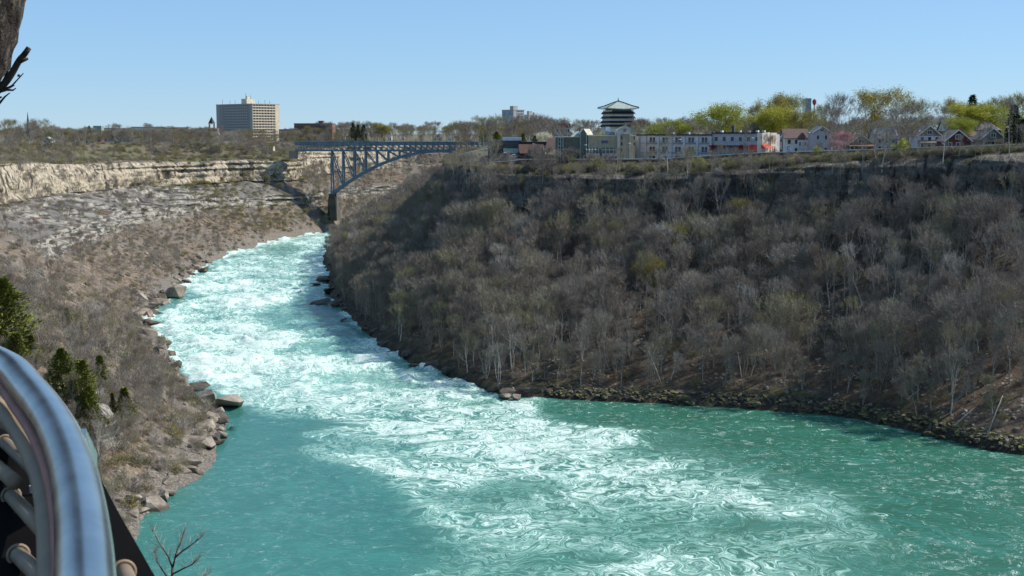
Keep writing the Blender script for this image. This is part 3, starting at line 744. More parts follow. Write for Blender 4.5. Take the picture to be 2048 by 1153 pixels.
def gn_scatter(name, pts, rots, scls, idxs, protos, label, cat):
    coll = bpy.data.collections.new(name + '_kinds')
    order = sorted(range(len(protos)), key=lambda i: i)
    for i, pr in enumerate(protos):
        c = pr[2].copy(); c.name = 'kind_%02d' % i; coll.objects.link(c)
    me = bpy.data.meshes.new(name); me.vertices.add(len(pts)); me.vertices.foreach_set('co', np.asarray(pts, np.float32).ravel())
    for nm, typ, dat, key in (('srot', 'FLOAT_VECTOR', rots, 'vector'), ('sscl', 'FLOAT_VECTOR', scls, 'vector'), ('sidx', 'INT', idxs, 'value')):
        a = me.attributes.new(nm, typ, 'POINT'); a.data.foreach_set(key, np.asarray(dat, np.int32 if typ == 'INT' else np.float32).ravel())
    o = bpy.data.objects.new(name, me); COL.objects.link(o); tag(o, label, cat, None, 'stuff')
    ng = bpy.data.node_groups.new(name, 'GeometryNodeTree')
    ng.interface.new_socket('Geometry', in_out='INPUT', socket_type='NodeSocketGeometry'); ng.interface.new_socket('Geometry', in_out='OUTPUT', socket_type='NodeSocketGeometry')
    N = ng.nodes.new; gi = N('NodeGroupInput'); go = N('NodeGroupOutput'); ip = N('GeometryNodeInstanceOnPoints'); ci = N('GeometryNodeCollectionInfo')
    ci.inputs['Collection'].default_value = coll; ci.inputs['Separate Children'].default_value = True; ci.inputs['Reset Children'].default_value = True
    def na(nm, dt):
        n_ = N('GeometryNodeInputNamedAttribute'); n_.data_type = dt; n_.inputs[0].default_value = nm; return n_.outputs[0]
    L = ng.links.new
    L(gi.outputs[0], ip.inputs['Points']); L(ci.outputs[0], ip.inputs['Instance']); ip.inputs['Pick Instance'].default_value = True
    L(na('sidx', 'INT'), ip.inputs['Instance Index']); L(na('srot', 'FLOAT_VECTOR'), ip.inputs['Rotation']); L(na('sscl', 'FLOAT_VECTOR'), ip.inputs['Scale'])
    L(ip.outputs[0], go.inputs[0])
    md = o.modifiers.new('scatter', 'NODES'); md.node_group = ng
    return o

rg = random.Random(99)
def slope(side, fi, t):
    X, Y, Z, att, S, tt = BANK[side]; i = int(fi); u = fi-i; i2 = min(i+1, len(X)-1)
    j = int(np.searchsorted(tt, t))-1; j = max(0, min(j, len(tt)-2)); v = (t-tt[j])/(tt[j+1]-tt[j])
    f = lambda A: (A[i,j]*(1-u)+A[i2,j]*u)*(1-v) + (A[i,j+1]*(1-u)+A[i2,j+1]*u)*v
    return f(X), f(Y), f(Z)
def vis(x, y, z, h, m=60):
    a = proj((x, y, z+h)); 
    return y > 15 and -m < a[0] < 2048+m and a[1] < 1153+m

# candidate trees on the right slope
def idx_range(S, a, b):
    k = np.where((S[:,5] >= a) & (S[:,5] <= b))[0]; return int(k[0]), int(k[-1])
cands = []
X, Y, Z, att, S, tt = BANK['R']
arcR = np.concatenate([[0], np.cumsum(np.hypot(np.diff((X[:,3]+X[:,80])/2), np.diff((Y[:,3]+Y[:,80])/2)))])
def sample_bank(side, s0, s1, n, trange, dens=lambda s, t, x, y, z: 1.0):
    S_ = BANK[side][4]; a, b_ = idx_range(S_, s0, s1); X_, Y_ = BANK[side][0], BANK[side][1]
    mid = np.stack([(X_[a:b_+1, 3]+X_[a:b_+1, 80])/2, (Y_[a:b_+1, 3]+Y_[a:b_+1, 80])/2], 1)
    wd = np.hypot(X_[a:b_+1, 80]-X_[a:b_+1, 3], Y_[a:b_+1, 80]-Y_[a:b_+1, 3])
    ln = np.concatenate([np.hypot(*np.diff(mid, axis=0).T), [0]])*wd; cdf = np.cumsum(ln); cdf /= cdf[-1]
    out = []; grid = {}
    tries = 0
    while len(out) < n and tries < n*12:
        tries += 1
        fi = a + float(np.searchsorted(cdf, rg.random())) + rg.random(); fi = min(fi, b_-.01); t = rg.uniform(*trange)
        x, y, z = slope(side, fi, t); d = dens(S_[int(fi), 5], t, x, y, z)
        if rg.random() > d: continue
        r = 3.4 if side == 'L' else 3.0; g = (int(x//r), int(y//r))
        if any((x-q[0])**2+(y-q[1])**2 < r*r for dx in (-1,0,1) for dy in (-1,0,1) for q in grid.get((g[0]+dx, g[1]+dy), ())): continue
        grid.setdefault(g, []).append((x, y)); out.append((x, y, z, t, S_[int(fi), 5]))
    return out

def dR(s, t, x, y, z):
    if t < .07: return .25 if s > 8 else .12
    if .86 < t < .95: return .38
    n = float(vn(np.array(x/17), np.array(y/17), seed=301)); g = .8 + .45*n
    if s > 10: g = .95
    if t > .62: g = max(min(g, .95), .6)
    return g
right = sample_bank('R', 1.5, 19.5, 2700, (.03, .995), dR)
allbare = []
for (x, y, z, t, s) in right:
    h = (10+11*rg.random()**1.5)*(1.0 if t > .15 else .85)*(1.0 if s < 11 else .95)
    if t > .95: h *= .45
    elif t > .64: h *= 1.0
    if s > 12.2 and t > .80: h = rg.uniform(2.5, 4.5)
    kd = rg.random()
    allbare.append(['R', x, y, z, h, t, s, kd])
# left bank: sparse on the shale, denser talus and foreground
def dL(s, t, x, y, z):
    if s < 5: return 0
    if s < 11.5: return ((.35 if s > 9 else .7) if t > .5 else 1.0)*(1+.8*float(vn(np.array(x/14), np.array(y/14), seed=305)))*(1.0 if not (8.5 < s and t > .22) else .16)
    if s < 18.3:
        if t < .04: return .1
        if t < .38: return .55 if s > 12.5 else .35
        if t < .5: return .08
        if t < .85:
            n = float(vn(np.array(s*1.9), np.array(t*2.2), seed=309)); return .7 if n > .30 else .02
        return .3 if t < .95 else .95
    return .9
left = sample_bank('L', 5.5, 22.5, 1500, (.02, .995), dL)
left += sample_bank('L', 5.6, 9.6, 330, (.04, .95), lambda s, t, x, y, z: .9 if t < .5 else .45)
for (x, y, z, t, s) in left:
    h = rg.uniform(5.5, 10.5) if s < 12 else rg.uniform(5, 9.5)
    if s > 18.5: h = rg.uniform(8, 13)
    if t > .95: h *= .6
    allbare.append(['L', x, y, z, h, t, s, rg.random()])
def low(a):
    # the wooded point stays low enough for the bridge deck to show over it
    side, x, y, z, h, t, s, kd = a
    q = proj((x, y, z+h))
    if side == 'R' and 560 < q[0] < 965 and q[1] < 306: h = h-(306-q[1])*y/2560; a[4] = h
    if side == 'L' and s < 12 and t < .10: a[4] = min(h, 3.5)
    return a[4] > 1.5
allbare = [a for a in allbare if low(a) and vis(a[1], a[2], a[3], a[4])]
# size in the picture decides which ones are individual trees
allbare.sort(key=lambda a: -a[4]/a[2])
NIND = 205
grp = {
 'R0': ('bare grey tree rooted among the boulders at the right water edge', 'bare trees along the right water edge'),
 'R1': ('leafless grey-brown tree on the lower half of the wooded right slope', 'leafless trees on the lower right slope'),
 'R2': ('leafless tree high on the shaded right slope below the dark cliff', 'leafless trees on the upper right slope'),
 'R3': ('short bare tree on the right cliff top below the road', 'short bare trees on the right cliff top'),
 'L0': ('thin bare tree on the brown slope of the near left bank', 'thin bare trees on the near left bank'),
 'L1': ('bare tree on the far left bank below the pale cliff', 'bare trees on the far left bank')}
massR = []; massL = []; nind = 0
for a in allbare:
    side, x, y, z, h, t, s, kd = a
    pool = BARE + THIN + THIN + ([BUD[0]] if kd > .82 else [])
    if side == 'L' and s < 12: pool = THIN + [BARE[3], BARE[6], BARE[5]]
    if side == 'R' and t < .2: pool = THIN + [BARE[2], BARE[5], BARE[7], BARE[0]]
    k = int(kd*997) % len(pool)
    rz = rg.uniform(0, 6.28); wd = rg.uniform(.72, 1.1) if side == 'R' else rg.uniform(.7, 1.0)
    if nind < NIND and y < 900:
        key = side + (('0' if t < .12 else '1' if t < .5 else '2' if t < .93 else '3') if side == 'R' else ('0' if s < 12 else '1'))
        plant(pool[k], x, y, z-.2, h, rz, grp[key][0], 'tree', grp[key][1], wid=wd, tilt=(rg.gauss(0,.06), rg.gauss(0,.06))); nind += 1
    else:
        (massR if side == 'R' else massL).append((x, y, z-.2, h, rz, wd, pool[k]))
for (x, y, z, t, s) in sample_bank('L', 16.6, 19.2, 130, (.06, .97)):
    massL.append((x, y, z-.3, rg.uniform(4.5, 8.5), rg.uniform(0, 6.28), rg.uniform(1.1, 1.5), BUD[rg.randrange(3)]))
for (x, y, z, t, s) in sample_bank('L', 12.5, 16.5, 55, (.50, .93), lambda s, t, x, y, z: 1.0 if float(vn(np.array(s*1.9), np.array(t*1.6), seed=312)) > .18 else 0):
    massL.append((x, y, z-.3, rg.uniform(4, 8), rg.uniform(0, 6.28), rg.uniform(1.1, 1.5), rg.choice(BARE)))
def mass(name, lst, label):
    protos = []; ids = []
    for m in lst:
        if m[6] not in protos: protos.append(m[6])
        ids.append(protos.index(m[6]))
    gn_scatter(name, [m[:3] for m in lst], [(rg.gauss(0,.05), rg.gauss(0,.05), m[4]) for m in lst], [(m[3]/m[6][3]*m[5],)*2 + (m[3]/m[6][3],) for m in lst], ids, protos, label, 'woodland')
mass('bare_woodland', massR, 'dense bare grey-brown woodland covering the right gorge slope')
mass('riverside_woodland', massL, 'sparse bare woodland on the left gorge bank and under the bridge')

# budding trees standing out of the right slope, each picked out in the photo
def on_bank(side, px, py, h, s0, s1):
    """point on a bank whose tree top (height h) shows near this picture point"""
    best = None; S_ = BANK[side][4]; a, b_ = idx_range(S_, s0, s1)
    for fi in range(a, b_, 3):
        for t in np.linspace(.02, .84, 34):
            x, y, z = slope(side, fi, float(t)); q = proj((x, y, z+h*.62)); e = (q[0]-px)**2+(q[1]-py)**2
            if best is None or e < best[0]: best = (e, x, y, z)
    return best[1:]
for (px, py, h, K, s0, s1, lab) in (
    (978, 432, 11, GREEN[0], 8, 13, 'bright yellow-green leafing tree at the foot of the dark cliff, alone on the right slope'),
    (765, 485, 10, OLIVE[0], 11, 16, 'small olive budding tree in the woods above the river narrows'),
    (945, 455, 11, BUD[0], 8, 13, 'olive tinged round tree left of the bright yellow-green tree'),
    (1355, 480, 15, OLIVE[1], 4, 10, 'tall broad olive budding tree standing mid-slope above the calm pool'),
    (1285, 545, 13, OLIVE[0], 4, 10, 'narrow yellow-olive tree just below the tall broad olive tree'),
    (1235, 430, 9, BUD[1], 4, 10, 'small yellow-tipped tree near the top of the right slope'),
    (1340, 700, 8, BUD[2], 4, 10, 'pale green sapling with white trunk close above the right shore'),
    (1590, 610, 11, BUD[1], 3, 8, 'yellow-grey bushy tree on the shaded right slope'),
    (1640, 430, 17, BARE[4], 4, 8, 'large grey round-crowned bare tree against the shaded cliff'),
    (1485, 700, 12, THIN[1], 4, 8, 'pale multi-stemmed bare tree fanning out above the mossy shore'),
    (1890, 690, 13, THIN[0], 2, 6, 'pale silvery bare tree at the right above the mossy rocks')):
    x, y, z = on_bank('R', px, py, h, s0, s1)
    plant(K, x, y, z-.2, h, px*.37, lab, 'tree', None, name='budding_tree' if 'bare' not in lab else 'bare_tree', wid=1.05)
x, y, z = on_bank('R', 1940, 430, 17, 2, 6)
plant(SPRUCE[0], x, y, z-.3, 17, 1, 'dark green spruce among bare trees high on the right slope', 'evergreen', None, name='spruce_tree')

# cedars on the near left bank
for (px, py, h, k, wd, lab) in (
    (8, 630, 15, 1, 1.1, 'tall dark cedar cut by the left picture edge'),
    (28, 700, 9, 0, 1.1, 'cedar at the foot of the tall cedar by the left edge'),
    (62, 690, 7, 0, 1.2, 'low cedar right of the two edge cedars'),
    (140, 640, 5.5, 0, .9, 'small slim cedar standing alone on the brown slope'),
    (163, 668, 4.5, 2, 1.1, 'short cedar just below the small slim cedar'),
    (125, 745, 9.5, 1, 1.0, 'broad green cedar leaning on top of the rock outcrop'),
    (150, 765, 10, 0, 1.0, 'middle cedar of the clump on the rock outcrop'),
    (172, 800, 10, 1, .8, 'lowest cedar of the clump hanging down the rock face'),
    (203, 740, 8, 0, .8, 'pointed cedar standing right of the clump on the outcrop'),
    (225, 815, 5.5, 2, .9, 'thin cedar below the pointed cedar'),
    (257, 810, 7.5, 2, 1.4, 'dark cedar right of the outcrop beside the footpath'),
    (45, 655, 6, 2, 1.3, 'cedar sapling behind the rail top between the larger cedars')):
    h *= 1.25
    x, y, z = on_bank('L', px, py, h, 5.5, 11)
    plant(CEDAR[k], x, y, z-.3, h, px*.9, lab, 'evergreen', None, name='cedar_tree', wid=wd*1.35)

# bare tree whose top rises beside the railing
tb = at_y(352, 1062, 48)
Xl, Yl, Zl = BANK['L'][:3]; kk = np.unravel_index(((Xl-tb.x)**2+(Yl-tb.y)**2).argmin(), Xl.shape); gz = float(Zl[kk])
Yn = 48.0; e = empty('bare_sapling', (tb.x, Yn, gz-.4), 0, 'near bare sapling with dark forked stem rising before the teal water beside the railing', 'tree'); EO = e.location.copy()
def npt(px, py, dy=0): return at_y(px, py, Yn+dy)-EO
m = MB(); m.tube([(0,0,0), npt(345, 1300), npt(341, 1200), npt(345, 1135)], [.12, .08, .06, .05], 8)
BRS = [((345,1135),(336,1112),(322,1092),(303,1058)), ((345,1137),(353,1104),(362,1084),(371,1056)), ((350,1116),(366,1102),(386,1088),(408,1070)), ((343,1150),(366,1138),(384,1130),(402,1112)), ((342,1165),(326,1142),(314,1124),(309,1100)), ((341,1185),(372,1168),(398,1160),(418,1146)), ((341,1200),(322,1180),(304,1166),(290,1150))]
tips_ = []
for i_, P_ in enumerate(BRS):
    dd_ = rg.uniform(-.8, .8); pts_ = [npt(p[0], p[1], dd_*k_/3) for k_, p in enumerate(P_)]; m.tube(pts_, [.042, .03, .02, .008], 5); tips_ += [(pts_[k_], pts_[k_+1]) for k_ in (0, 1, 1, 2, 2, 2)]
m.build('trunk', barkd, e, smooth=True)
m = MB()
for k_ in range(330):
    a_, c_ = rg.choice(tips_); q = a_.lerp(c_, rg.random()); d_ = ((c_-a_).normalized() + Vector((rg.gauss(0,.6), rg.gauss(0,.6), rg.gauss(.25,.35)))).normalized(); L_ = rg.uniform(.15, .55); mid = q+d_*L_*.5+Vector((0,0,.02))
    m.tube([q, mid, q+d_*L_+Vector((0,0,.06))], [.007, .005, .002], 3, False)
    m.tube([mid, mid+(d_+Vector((rg.gauss(0,.6), rg.gauss(0,.6), .3))).normalized()*L_*.4], [.004, .002], 3, False)
m.build('crown', twig, e)

# brush: undergrowth on both banks and along the plateau edge
def brush(name, lst, label):
    gn_scatter(name, [b[:3] for b in lst], [(0,0,rg.uniform(0,6.28)) for b in lst], [(b[3]*rg.uniform(.9,1.4),)*2+(b[3],) for b in lst], [b[4] for b in lst], BRUSH, label, 'undergrowth')
bl = []
for (x, y, z, t, s) in sample_bank('L', 5.5, 22, 1900, (.02, .995), lambda s, t, x, y, z: ((.9 if s < 8.5 or t < .2 else .22) if s < 11.8 else (.35 if t < .38 else .9 if t > .94 else .10))*(.55+.9*float(vn(np.array(x/11), np.array(y/11), seed=333)))):
    if vis(x, y, z, 2): bl.append((x, y, z-.1, rg.uniform(.45, 1.15), rg.choice((0, 0, 1, 2) if rg.random() < .8 else (3,))))
for (x, y, z, t, s) in sample_bank('L', 5.6, 10, 420, (.03, .8)):
    if vis(x, y, z, 2): bl.append((x, y, z-.1, rg.uniform(.7, 1.5), rg.choice((0, 1, 0, 1, 2, 3))))
brush('left_undergrowth', bl, 'low bare brush and saplings over the left bank')
bl = []
for (x, y, z, t, s) in sample_bank('R', 1.5, 18, 1900, (.06, .995), lambda s, t, x, y, z: 1.0 if t > .93 else .45):
    if vis(x, y, z, 2): bl.append((x, y, z-.1, rg.uniform(.6, 1.3) if t > .9 else rg.uniform(.4, 1.0), rg.choice((0, 1, 2, 3) if t > .9 else (0, 0, 1, 2))))
brush('right_undergrowth', bl, 'low bare brush under the trees of the right slope')
bl = []
for S_, rng_, wmax in ((RS, (2, 16), 12), (LS, (11, 21), 60)):
    a, b_ = idx_range(S_, *rng_)
    for k in range(1500 if wmax > 20 else 3400):
        i = rg.randint(a, b_); u = S_[i, 2:4]-S_[i, 0:2]; u = u/np.hypot(*u); d = rg.uniform(-1.0, wmax)
        bl.append((S_[i,2]+u[0]*d, S_[i,3]+u[1]*d, d, wmax))
zz = zplat([b[0] for b in bl], [b[1] for b in bl])
brush('cliff_top_brush', [(b[0], b[1], z-.1, rg.uniform(.5, 1.15)*(1 if b[2] < 7 else .55) if b[3] < 20 else rg.uniform(.6, 1.6), rg.choice((0, 1, 2, 2, 3))) for b, z in zip(bl, zz)], 'olive and brown brush along both cliff tops')

# ---- distant tree line on the plateau: one mass; nearer plateau trees are things
far = []
for k in range(1500):
    px = rg.uniform(-80, 2130); Yd = rg.choice((rg.uniform(1080, 1400), rg.uniform(1400, 2400)))
    if px > 900: Yd = rg.uniform(760, 1500)
    if px > 1250:
        if rg.random() < .45: continue
        Yd = rg.uniform(640, 1000)
    p = at_y(px, 268, Yd)
    if inside(np.array([p.x]), np.array([p.y]))[0]: continue
    q = proj((p.x, p.y, 67))
    if 425 < px < 565 and Yd < 1420: continue
    far.append((p.x, p.y, rg.uniform(6.5, 11.5) if px < 600 else rg.uniform(9, 16) - (1.5 if px > 1250 else 0)))
fz = zplat([f[0] for f in far], [f[1] for f in far])
lst = [(x, y, z-.2, h*1.3, rg.uniform(0, 6.28), rg.uniform(.95, 1.5), rg.choice(BARE[:3]+BARE[4:6]+BARE[7:]+[BUD[0], BUD[1]])) for (x, y, h), z in zip(far, fz)]
bl2 = []
for k in range(900):
    i = rg.randint(*idx_range(LS, 11, 21)); u = LS[i, 2:4]-LS[i, 0:2]; u = u/np.hypot(*u); d = 4+150*rg.random()**.8
    bl2.append((LS[i,2]+u[0]*d, LS[i,3]+u[1]*d))
bl2 = [b for b in bl2 if not inside(np.array([b[0]]), np.array([b[1]]))[0] and float(vn(np.array(b[0]/24), np.array(b[1]/24), seed=77)) > -.25 and b[1] > 500]
zz = zplat([b[0] for b in bl2], [b[1] for b in bl2])
lst += [(b[0], b[1], z-.3, rg.uniform(6, 12.5), rg.uniform(0, 6.28), rg.uniform(1.0, 1.5), rg.choice(BARE + [BUD[1], BUD[2]])) for b, z in zip(bl2, zz)]
mass('distant_woodland', lst, 'far tree line of bare and budding trees along the skyline')

def skytree(px, ytop, Y, K, lab, name, cat='tree', wid=1.0, group=None, zb=None):
    p = at_y(px, ytop, Y); z = zp(p.x, p.y) if zb is None else zb
    return plant(K, p.x, p.y, z-.2, max(2.5, (p.z-z)*.97), px*.7, lab, cat, group, name=name, wid=wid)
for a in (
    (1345, 240, 545, GREEN[0], 'rounded yellow-green tree behind the left half of the grey motel', 'leafing_tree', 'tree', 1.35),
    (1463, 206, 545, GREEN[1], 'tallest yellow-green tree rising behind the middle of the motel roof', 'leafing_tree', 'tree', 1.15),
    (1553, 212, 550, GREEN[2], 'yellow-green tree behind the cream end of the motel', 'leafing_tree', 'tree', 1.0),
    (1592, 218, 545, OLIVE[1], 'olive-green tree above the white house with brown roof', 'leafing_tree', 'tree', 1.15),
    (1548, 190, 600, OLIVE[0], 'tall olive tree, back left one near the glass tower', 'leafing_tree', 'tree', 1.0),
    (1580, 187, 620, OLIVE[1], 'tall olive tree just left of the glass tower', 'leafing_tree', 'tree', .9),
    (1735, 176, 540, OLIVE[1], 'largest domed olive tree towering over the gabled houses', 'leafing_tree', 'tree', 1.35),
    (1690, 184, 520, BARE[1], 'big bare tree left of the domed olive tree', 'bare_tree', 'tree', 1.1),
    (1664, 212, 470, BARE[4], 'dark bare tree in front of the pink blossom tree', 'bare_tree', 'tree', 1.0),
    (1712, 232, 465, BARE[0], 'bare tree with dark trunk before the brown gabled house', 'bare_tree', 'tree', 1.0),
    (1750, 240, 470, BARE[5], 'slim bare tree between the two gabled houses', 'bare_tree', 'tree', 1.2),
    (1795, 212, 480, BARE[1], 'broad bare tree right of the domed olive tree', 'bare_tree', 'tree', 1.2),
    (1825, 205, 490, BARE[2], 'broad brown bare tree left of the pale two-storey house', 'bare_tree', 'tree', 1.3),
    (1852, 194, 500, BUD[1], 'tall brown budding tree above the pale two-storey house', 'budding_tree', 'tree', 1.2),
    (1912, 196, 560, OLIVE[0], 'round olive tree left of the dark spruce on the skyline', 'leafing_tree', 'tree', 1.0),
    (1942, 206, 500, GREEN[2], 'bright lime tree behind the slate roof, left of its lime pair', 'leafing_tree', 'tree', 1.15),
    (1978, 207, 500, GREEN[0], 'bright lime tree behind the brown hip roof, right of its lime pair', 'leafing_tree', 'tree', 1.15),
    (1918, 235, 485, GREEN[1], 'low yellow-green tree left of the bright lime pair', 'leafing_tree', 'tree', 1.3),
    (1946, 185, 545, SPRUCE[0], 'dark spruce poking above the bright lime trees', 'spruce_tree', 'evergreen', 1.2),
    (2030, 205, 450, SPRUCE[1], 'large dark spruce at the right edge behind the street lamp', 'spruce_tree', 'evergreen', 1.5),
    (2046, 235, 440, SPRUCE[0], 'dark spruce cut by the right picture edge', 'spruce_tree', 'evergreen', 1.3),
    (2005, 190, 520, BUD[2], 'thin budding tree at the right above the olive gabled house', 'budding_tree', 'tree', 1.0),
    (2040, 186, 530, OLIVE[0], 'olive tree at the far right behind the large dark spruce', 'leafing_tree', 'tree', 1.0),
    (1650, 205, 560, BUD[0], 'olive budding tree right of the slender tower', 'budding_tree', 'tree', 1.0),
    (1685, 262, 470, PINK[0], 'pink blossoming tree beside the pale grey house', 'blossoming_tree', 'tree', 1.5),
    (1672, 280, 462, PINK[0], 'low pink blossoming tree behind the dark bare tree', 'blossoming_tree', 'tree', 1.6),
    (435, 285, 1000, WHITE[0], 'white blossoming tree on the left rim before the high-rise', 'blossoming_tree', 'tree', 1.3),
    (1085, 264, 700, WHITE[0], 'cream blossoming tree behind the brown gabled restaurant', 'blossoming_tree', 'tree', 1.2),
    (178, 250, 1000, SPRUCE[0], 'dark spruce on the left skyline beside the green-topped tower', 'spruce_tree', 'evergreen', 1.1),
    (706, 244, 1250, SPRUCE[0], 'dark spruce above the bridge, leftmost of three', 'spruce_tree', 'evergreen', 1.2),
    (716, 248, 1260, SPRUCE[1], 'dark spruce above the bridge, middle of three', 'spruce_tree', 'evergreen', 1.2),
    (727, 247, 1250, SPRUCE[0], 'dark spruce above the bridge, rightmost of three', 'spruce_tree', 'evergreen', 1.3),
    (966, 242, 1100, SPRUCE[1], 'narrow spruce on the skyline behind the bridge end', 'spruce_tree', 'evergreen', 1.2),
    (975, 247, 1100, SPRUCE[1], 'shorter narrow spruce right of the skyline spruce', 'spruce_tree', 'evergreen', 1.2),
    (993, 262, 700, CEDAR[1], 'green cedar behind the dark flat-roofed building', 'cedar_tree', 'evergreen', 1.6),
    (1046, 266, 690, CEDAR[0], 'cedar right of the white roof section', 'cedar_tree', 'evergreen', 1.4),
    (1069, 270, 640, SPRUCE[0], 'dark blue-green spruce over the restaurant roof', 'spruce_tree', 'evergreen', 1.6),
    (755, 246, 1280, OLIVE[0], 'olive tree over the bridge deck', 'leafing_tree', 'tree', 1.2),
    (768, 249, 1280, OLIVE[1], 'olive tree right of its twin over the bridge deck', 'leafing_tree', 'tree', 1.2),
    (300, 255, 905, BARE[0], 'dark-trunked bare tree alone on the grassy left rim', 'bare_tree', 'tree', 1.2),
    (1025, 250, 900, BUD[0], 'yellowish tree under the twin apartment towers', 'budding_tree', 'tree', 1.5),
    (1230, 262, 570, GREEN[2], 'yellow-green tree behind the rooftop units of the hotel', 'leafing_tree', 'tree', 1.6),
    (1445, 285, 478, BARE[4], 'small bare street tree in front of the grey motel wing', 'bare_tree', 'tree', 1.1),
    (1300, 300, 482, BARE[1], 'low bare tree at the foot of the motel, left part', 'bare_tree', 'tree', 1.3),
    (1142, 292, 500, BARE[3], 'bare tree in front of the green glass hotel corner', 'bare_tree', 'tree', 1.2)):
    skytree(a[0], a[1], a[2], a[3], a[4], a[5], a[6], a[7])
# bare trees on the left rim and plateau, one by one
grp2 = 'bare trees on the left plateau rim'
n = 0
while n < 55:
    px = rg.uniform(-10, 600); Yd = rg.uniform(860, 1080); p = at_y(px, 268, Yd)
    if inside(np.array([p.x]), np.array([p.y]))[0]: continue
    i_ = ((LS[:,2]-p.x)**2+(LS[:,3]-p.y)**2).argmin(); d = math.hypot(LS[i_,2]-p.x, LS[i_,3]-p.y)
    if d > 130 or (150 < px < 260 and rg.random() < .6): continue
    plant(rg.choice(BARE + [BUD[0]]), p.x, p.y, zp(p.x, p.y)-.2, rg.uniform(9, 16)*(1.2 if px < 130 else 1), rg.uniform(0, 6.28), 'bare or faintly budding tree on the left plateau rim above the pale cliff', 'tree', grp2, wid=rg.uniform(1.0, 1.4)); n += 1
n = 0
while n < 25:
    px = rg.uniform(1280, 2060); Yd = rg.uniform(560, 680); p = at_y(px, 268, Yd)
    plant(rg.choice(BARE), p.x, p.y, zp(p.x, p.y)-.2, rg.uniform(11, 15.5), rg.uniform(0, 6.28), 'tall bare tree in the row behind the houses and motel', 'tree', 'tall bare trees behind the houses and motel', wid=rg.uniform(1.0, 1.3)); n += 1
for (px, py, K, lab, h) in ((1195, 330, GSHRUB[0], 'bright green bush on the cliff edge before the hotel', 4.6), (1397, 326, GSHRUB[0], 'bright green bush on the cliff edge before the motel', 3.6),
        (887, 322, YSHRUB[0], 'yellow flowering bush at the left end of the right plateau', 2.6), (984, 332, YSHRUB[0], 'yellow flowering bush below the parking lot, wider left one', 2.8), (1004, 332, YSHRUB[0], 'yellow flowering bush below the parking lot, smaller right one', 2.3), (1640, 312, GSHRUB[0], 'pale green bush by the fence before the pale grey house', 3.2), (1800, 288, GSHRUB[0], 'green bush left of the pale two-storey house', 4.5)):
    a, b_ = idx_range(RS, 2, 15); best = min(range(a, b_), key=lambda i: abs(proj((RS[i,2], RS[i,3], RS[i,4]))[0]-px) + (0 if RS[i,5] < 14 else 50))
    u = RS[best,2:4]-RS[best,0:2]; u = u/np.hypot(*u); d = 4.0 if py > 315 else 16; x = RS[best,2]+u[0]*d; y = RS[best,3]+u[1]*d
    plant(K, x, y, zp(x, y)-.1, h, px, lab, 'bush', None, name='flowering_bush' if 'yellow' in lab else 'green_bush', wid=1.2)
# ================================================================== buildings
def glassm(name, c, rough=.12):
    if name in _cache: return _cache[name]
    b = NB(name); n = b.noise(.25, 2, .5, b.pos()); b.base(b.mix(b.ramp(n, .35, .65), tuple(x*.6 for x in c), c)); b.rough(rough); b.b.inputs['Specular IOR Level'].default_value = .6
    _cache[name] = b.m; return b.m
GL = glassm('window_glass', (.03,.037,.045), .35); GLB = glassm('blue_glass', (.16,.26,.34), .1); GLG = glassm('green_glass', (.06,.11,.10), .1)
WHT = paint('white_trim', (.72,.71,.68)); CRM = paint('cream_render', (.62,.56,.45)); CON = paint('concrete', (.42,.40,.36), bump=.05); TAN = paint('tan_stone', (.38,.325,.22), bump=.05)
LGR = paint('light_grey_render', (.40,.40,.42)); DGR = paint('dark_grey', (.07,.075,.085)); BRK = paint('red_brick', (.26,.10,.07), bump=.04); DRED = paint('dark_red_siding', (.13,.035,.035))
BRN = paint('brown_shingles', (.20,.11,.075), scale=1.5); RBR = paint('red_brown_shingles', (.145,.09,.078), scale=1.5); SLT = paint('slate_shingles', (.14,.15,.165), scale=1.5); TPE = paint('taupe_shingles', (.23,.185,.15), scale=1.5)
BLK = paint('black_roof', (.02,.022,.026)); GRN = paint('copper_green', (.22,.33,.29)); PGR = paint('pale_green_roof', (.30,.36,.32)); OLV = paint('olive_siding', (.13,.135,.10)); RED = paint('red_canvas', (.62,.07,.05)); PWH = paint('pale_siding', (.62,.64,.66))
DBR = paint('dark_brown_timber', (.05,.035,.028)); STL = paint('bridge_steel', (.115,.175,.22), rough=.55, var=.25, metal=.1); STD = paint('bridge_steel_dark', (.075,.11,.13), rough=.6)

_wm = {}
def winmesh(w, h, fr, gl, bars):
    key = (round(w,2), round(h,2), fr.name if fr else '', gl.name, bars)
    if key in _wm: return _wm[key]
    m = MB(); m.box(-w/2, w/2, -.05, .08, 0, h)
    if fr:
        m.mi = 1; t = max(.09, min(w, h)*.10)
        m.box(-w/2-t, w/2+t, -.10, .06, -t, 0); m.box(-w/2-t, w/2+t, -.10, .06, h, h+t)
        m.box(-w/2-t, -w/2, -.10, .06, 0, h); m.box(w/2, w/2+t, -.10, .06, 0, h)
        for k in range(1, bars+1):
            x = -w/2+w*k/(bars+1); m.box(x-t*.3, x+t*.3, -.08, -.04, 0, h)
    o = m.build('win', [gl, fr] if fr else [gl]); me = o.data; bpy.data.objects.remove(o); _wm[key] = me; return me

def win(parent, x, z, w, h, y=0.0, rz=0.0, fr=WHT, gl=GL, bars=0, name='window'):
    o = bpy.data.objects.new(name, winmesh(w, h, fr, gl, bars)); COL.objects.link(o); o.parent = parent
    o.location = (x, y, z); o.rotation_euler = (0, 0, rz); return o

def site(px0, px1, ytop, Y, rz=0.0, name='house', label='', cat='house', group=None, zb=None):
    a = at_y(px0, ytop, Y); b_ = at_y(px1, ytop, Y); xm = (a.x+b_.x)/2
    z = zp(xm, Y) if zb is None else zb
    e = empty(name, (xm, Y, z-.4), rz, label, cat, group)
    return e, (b_.x-a.x), a.z-z+.4

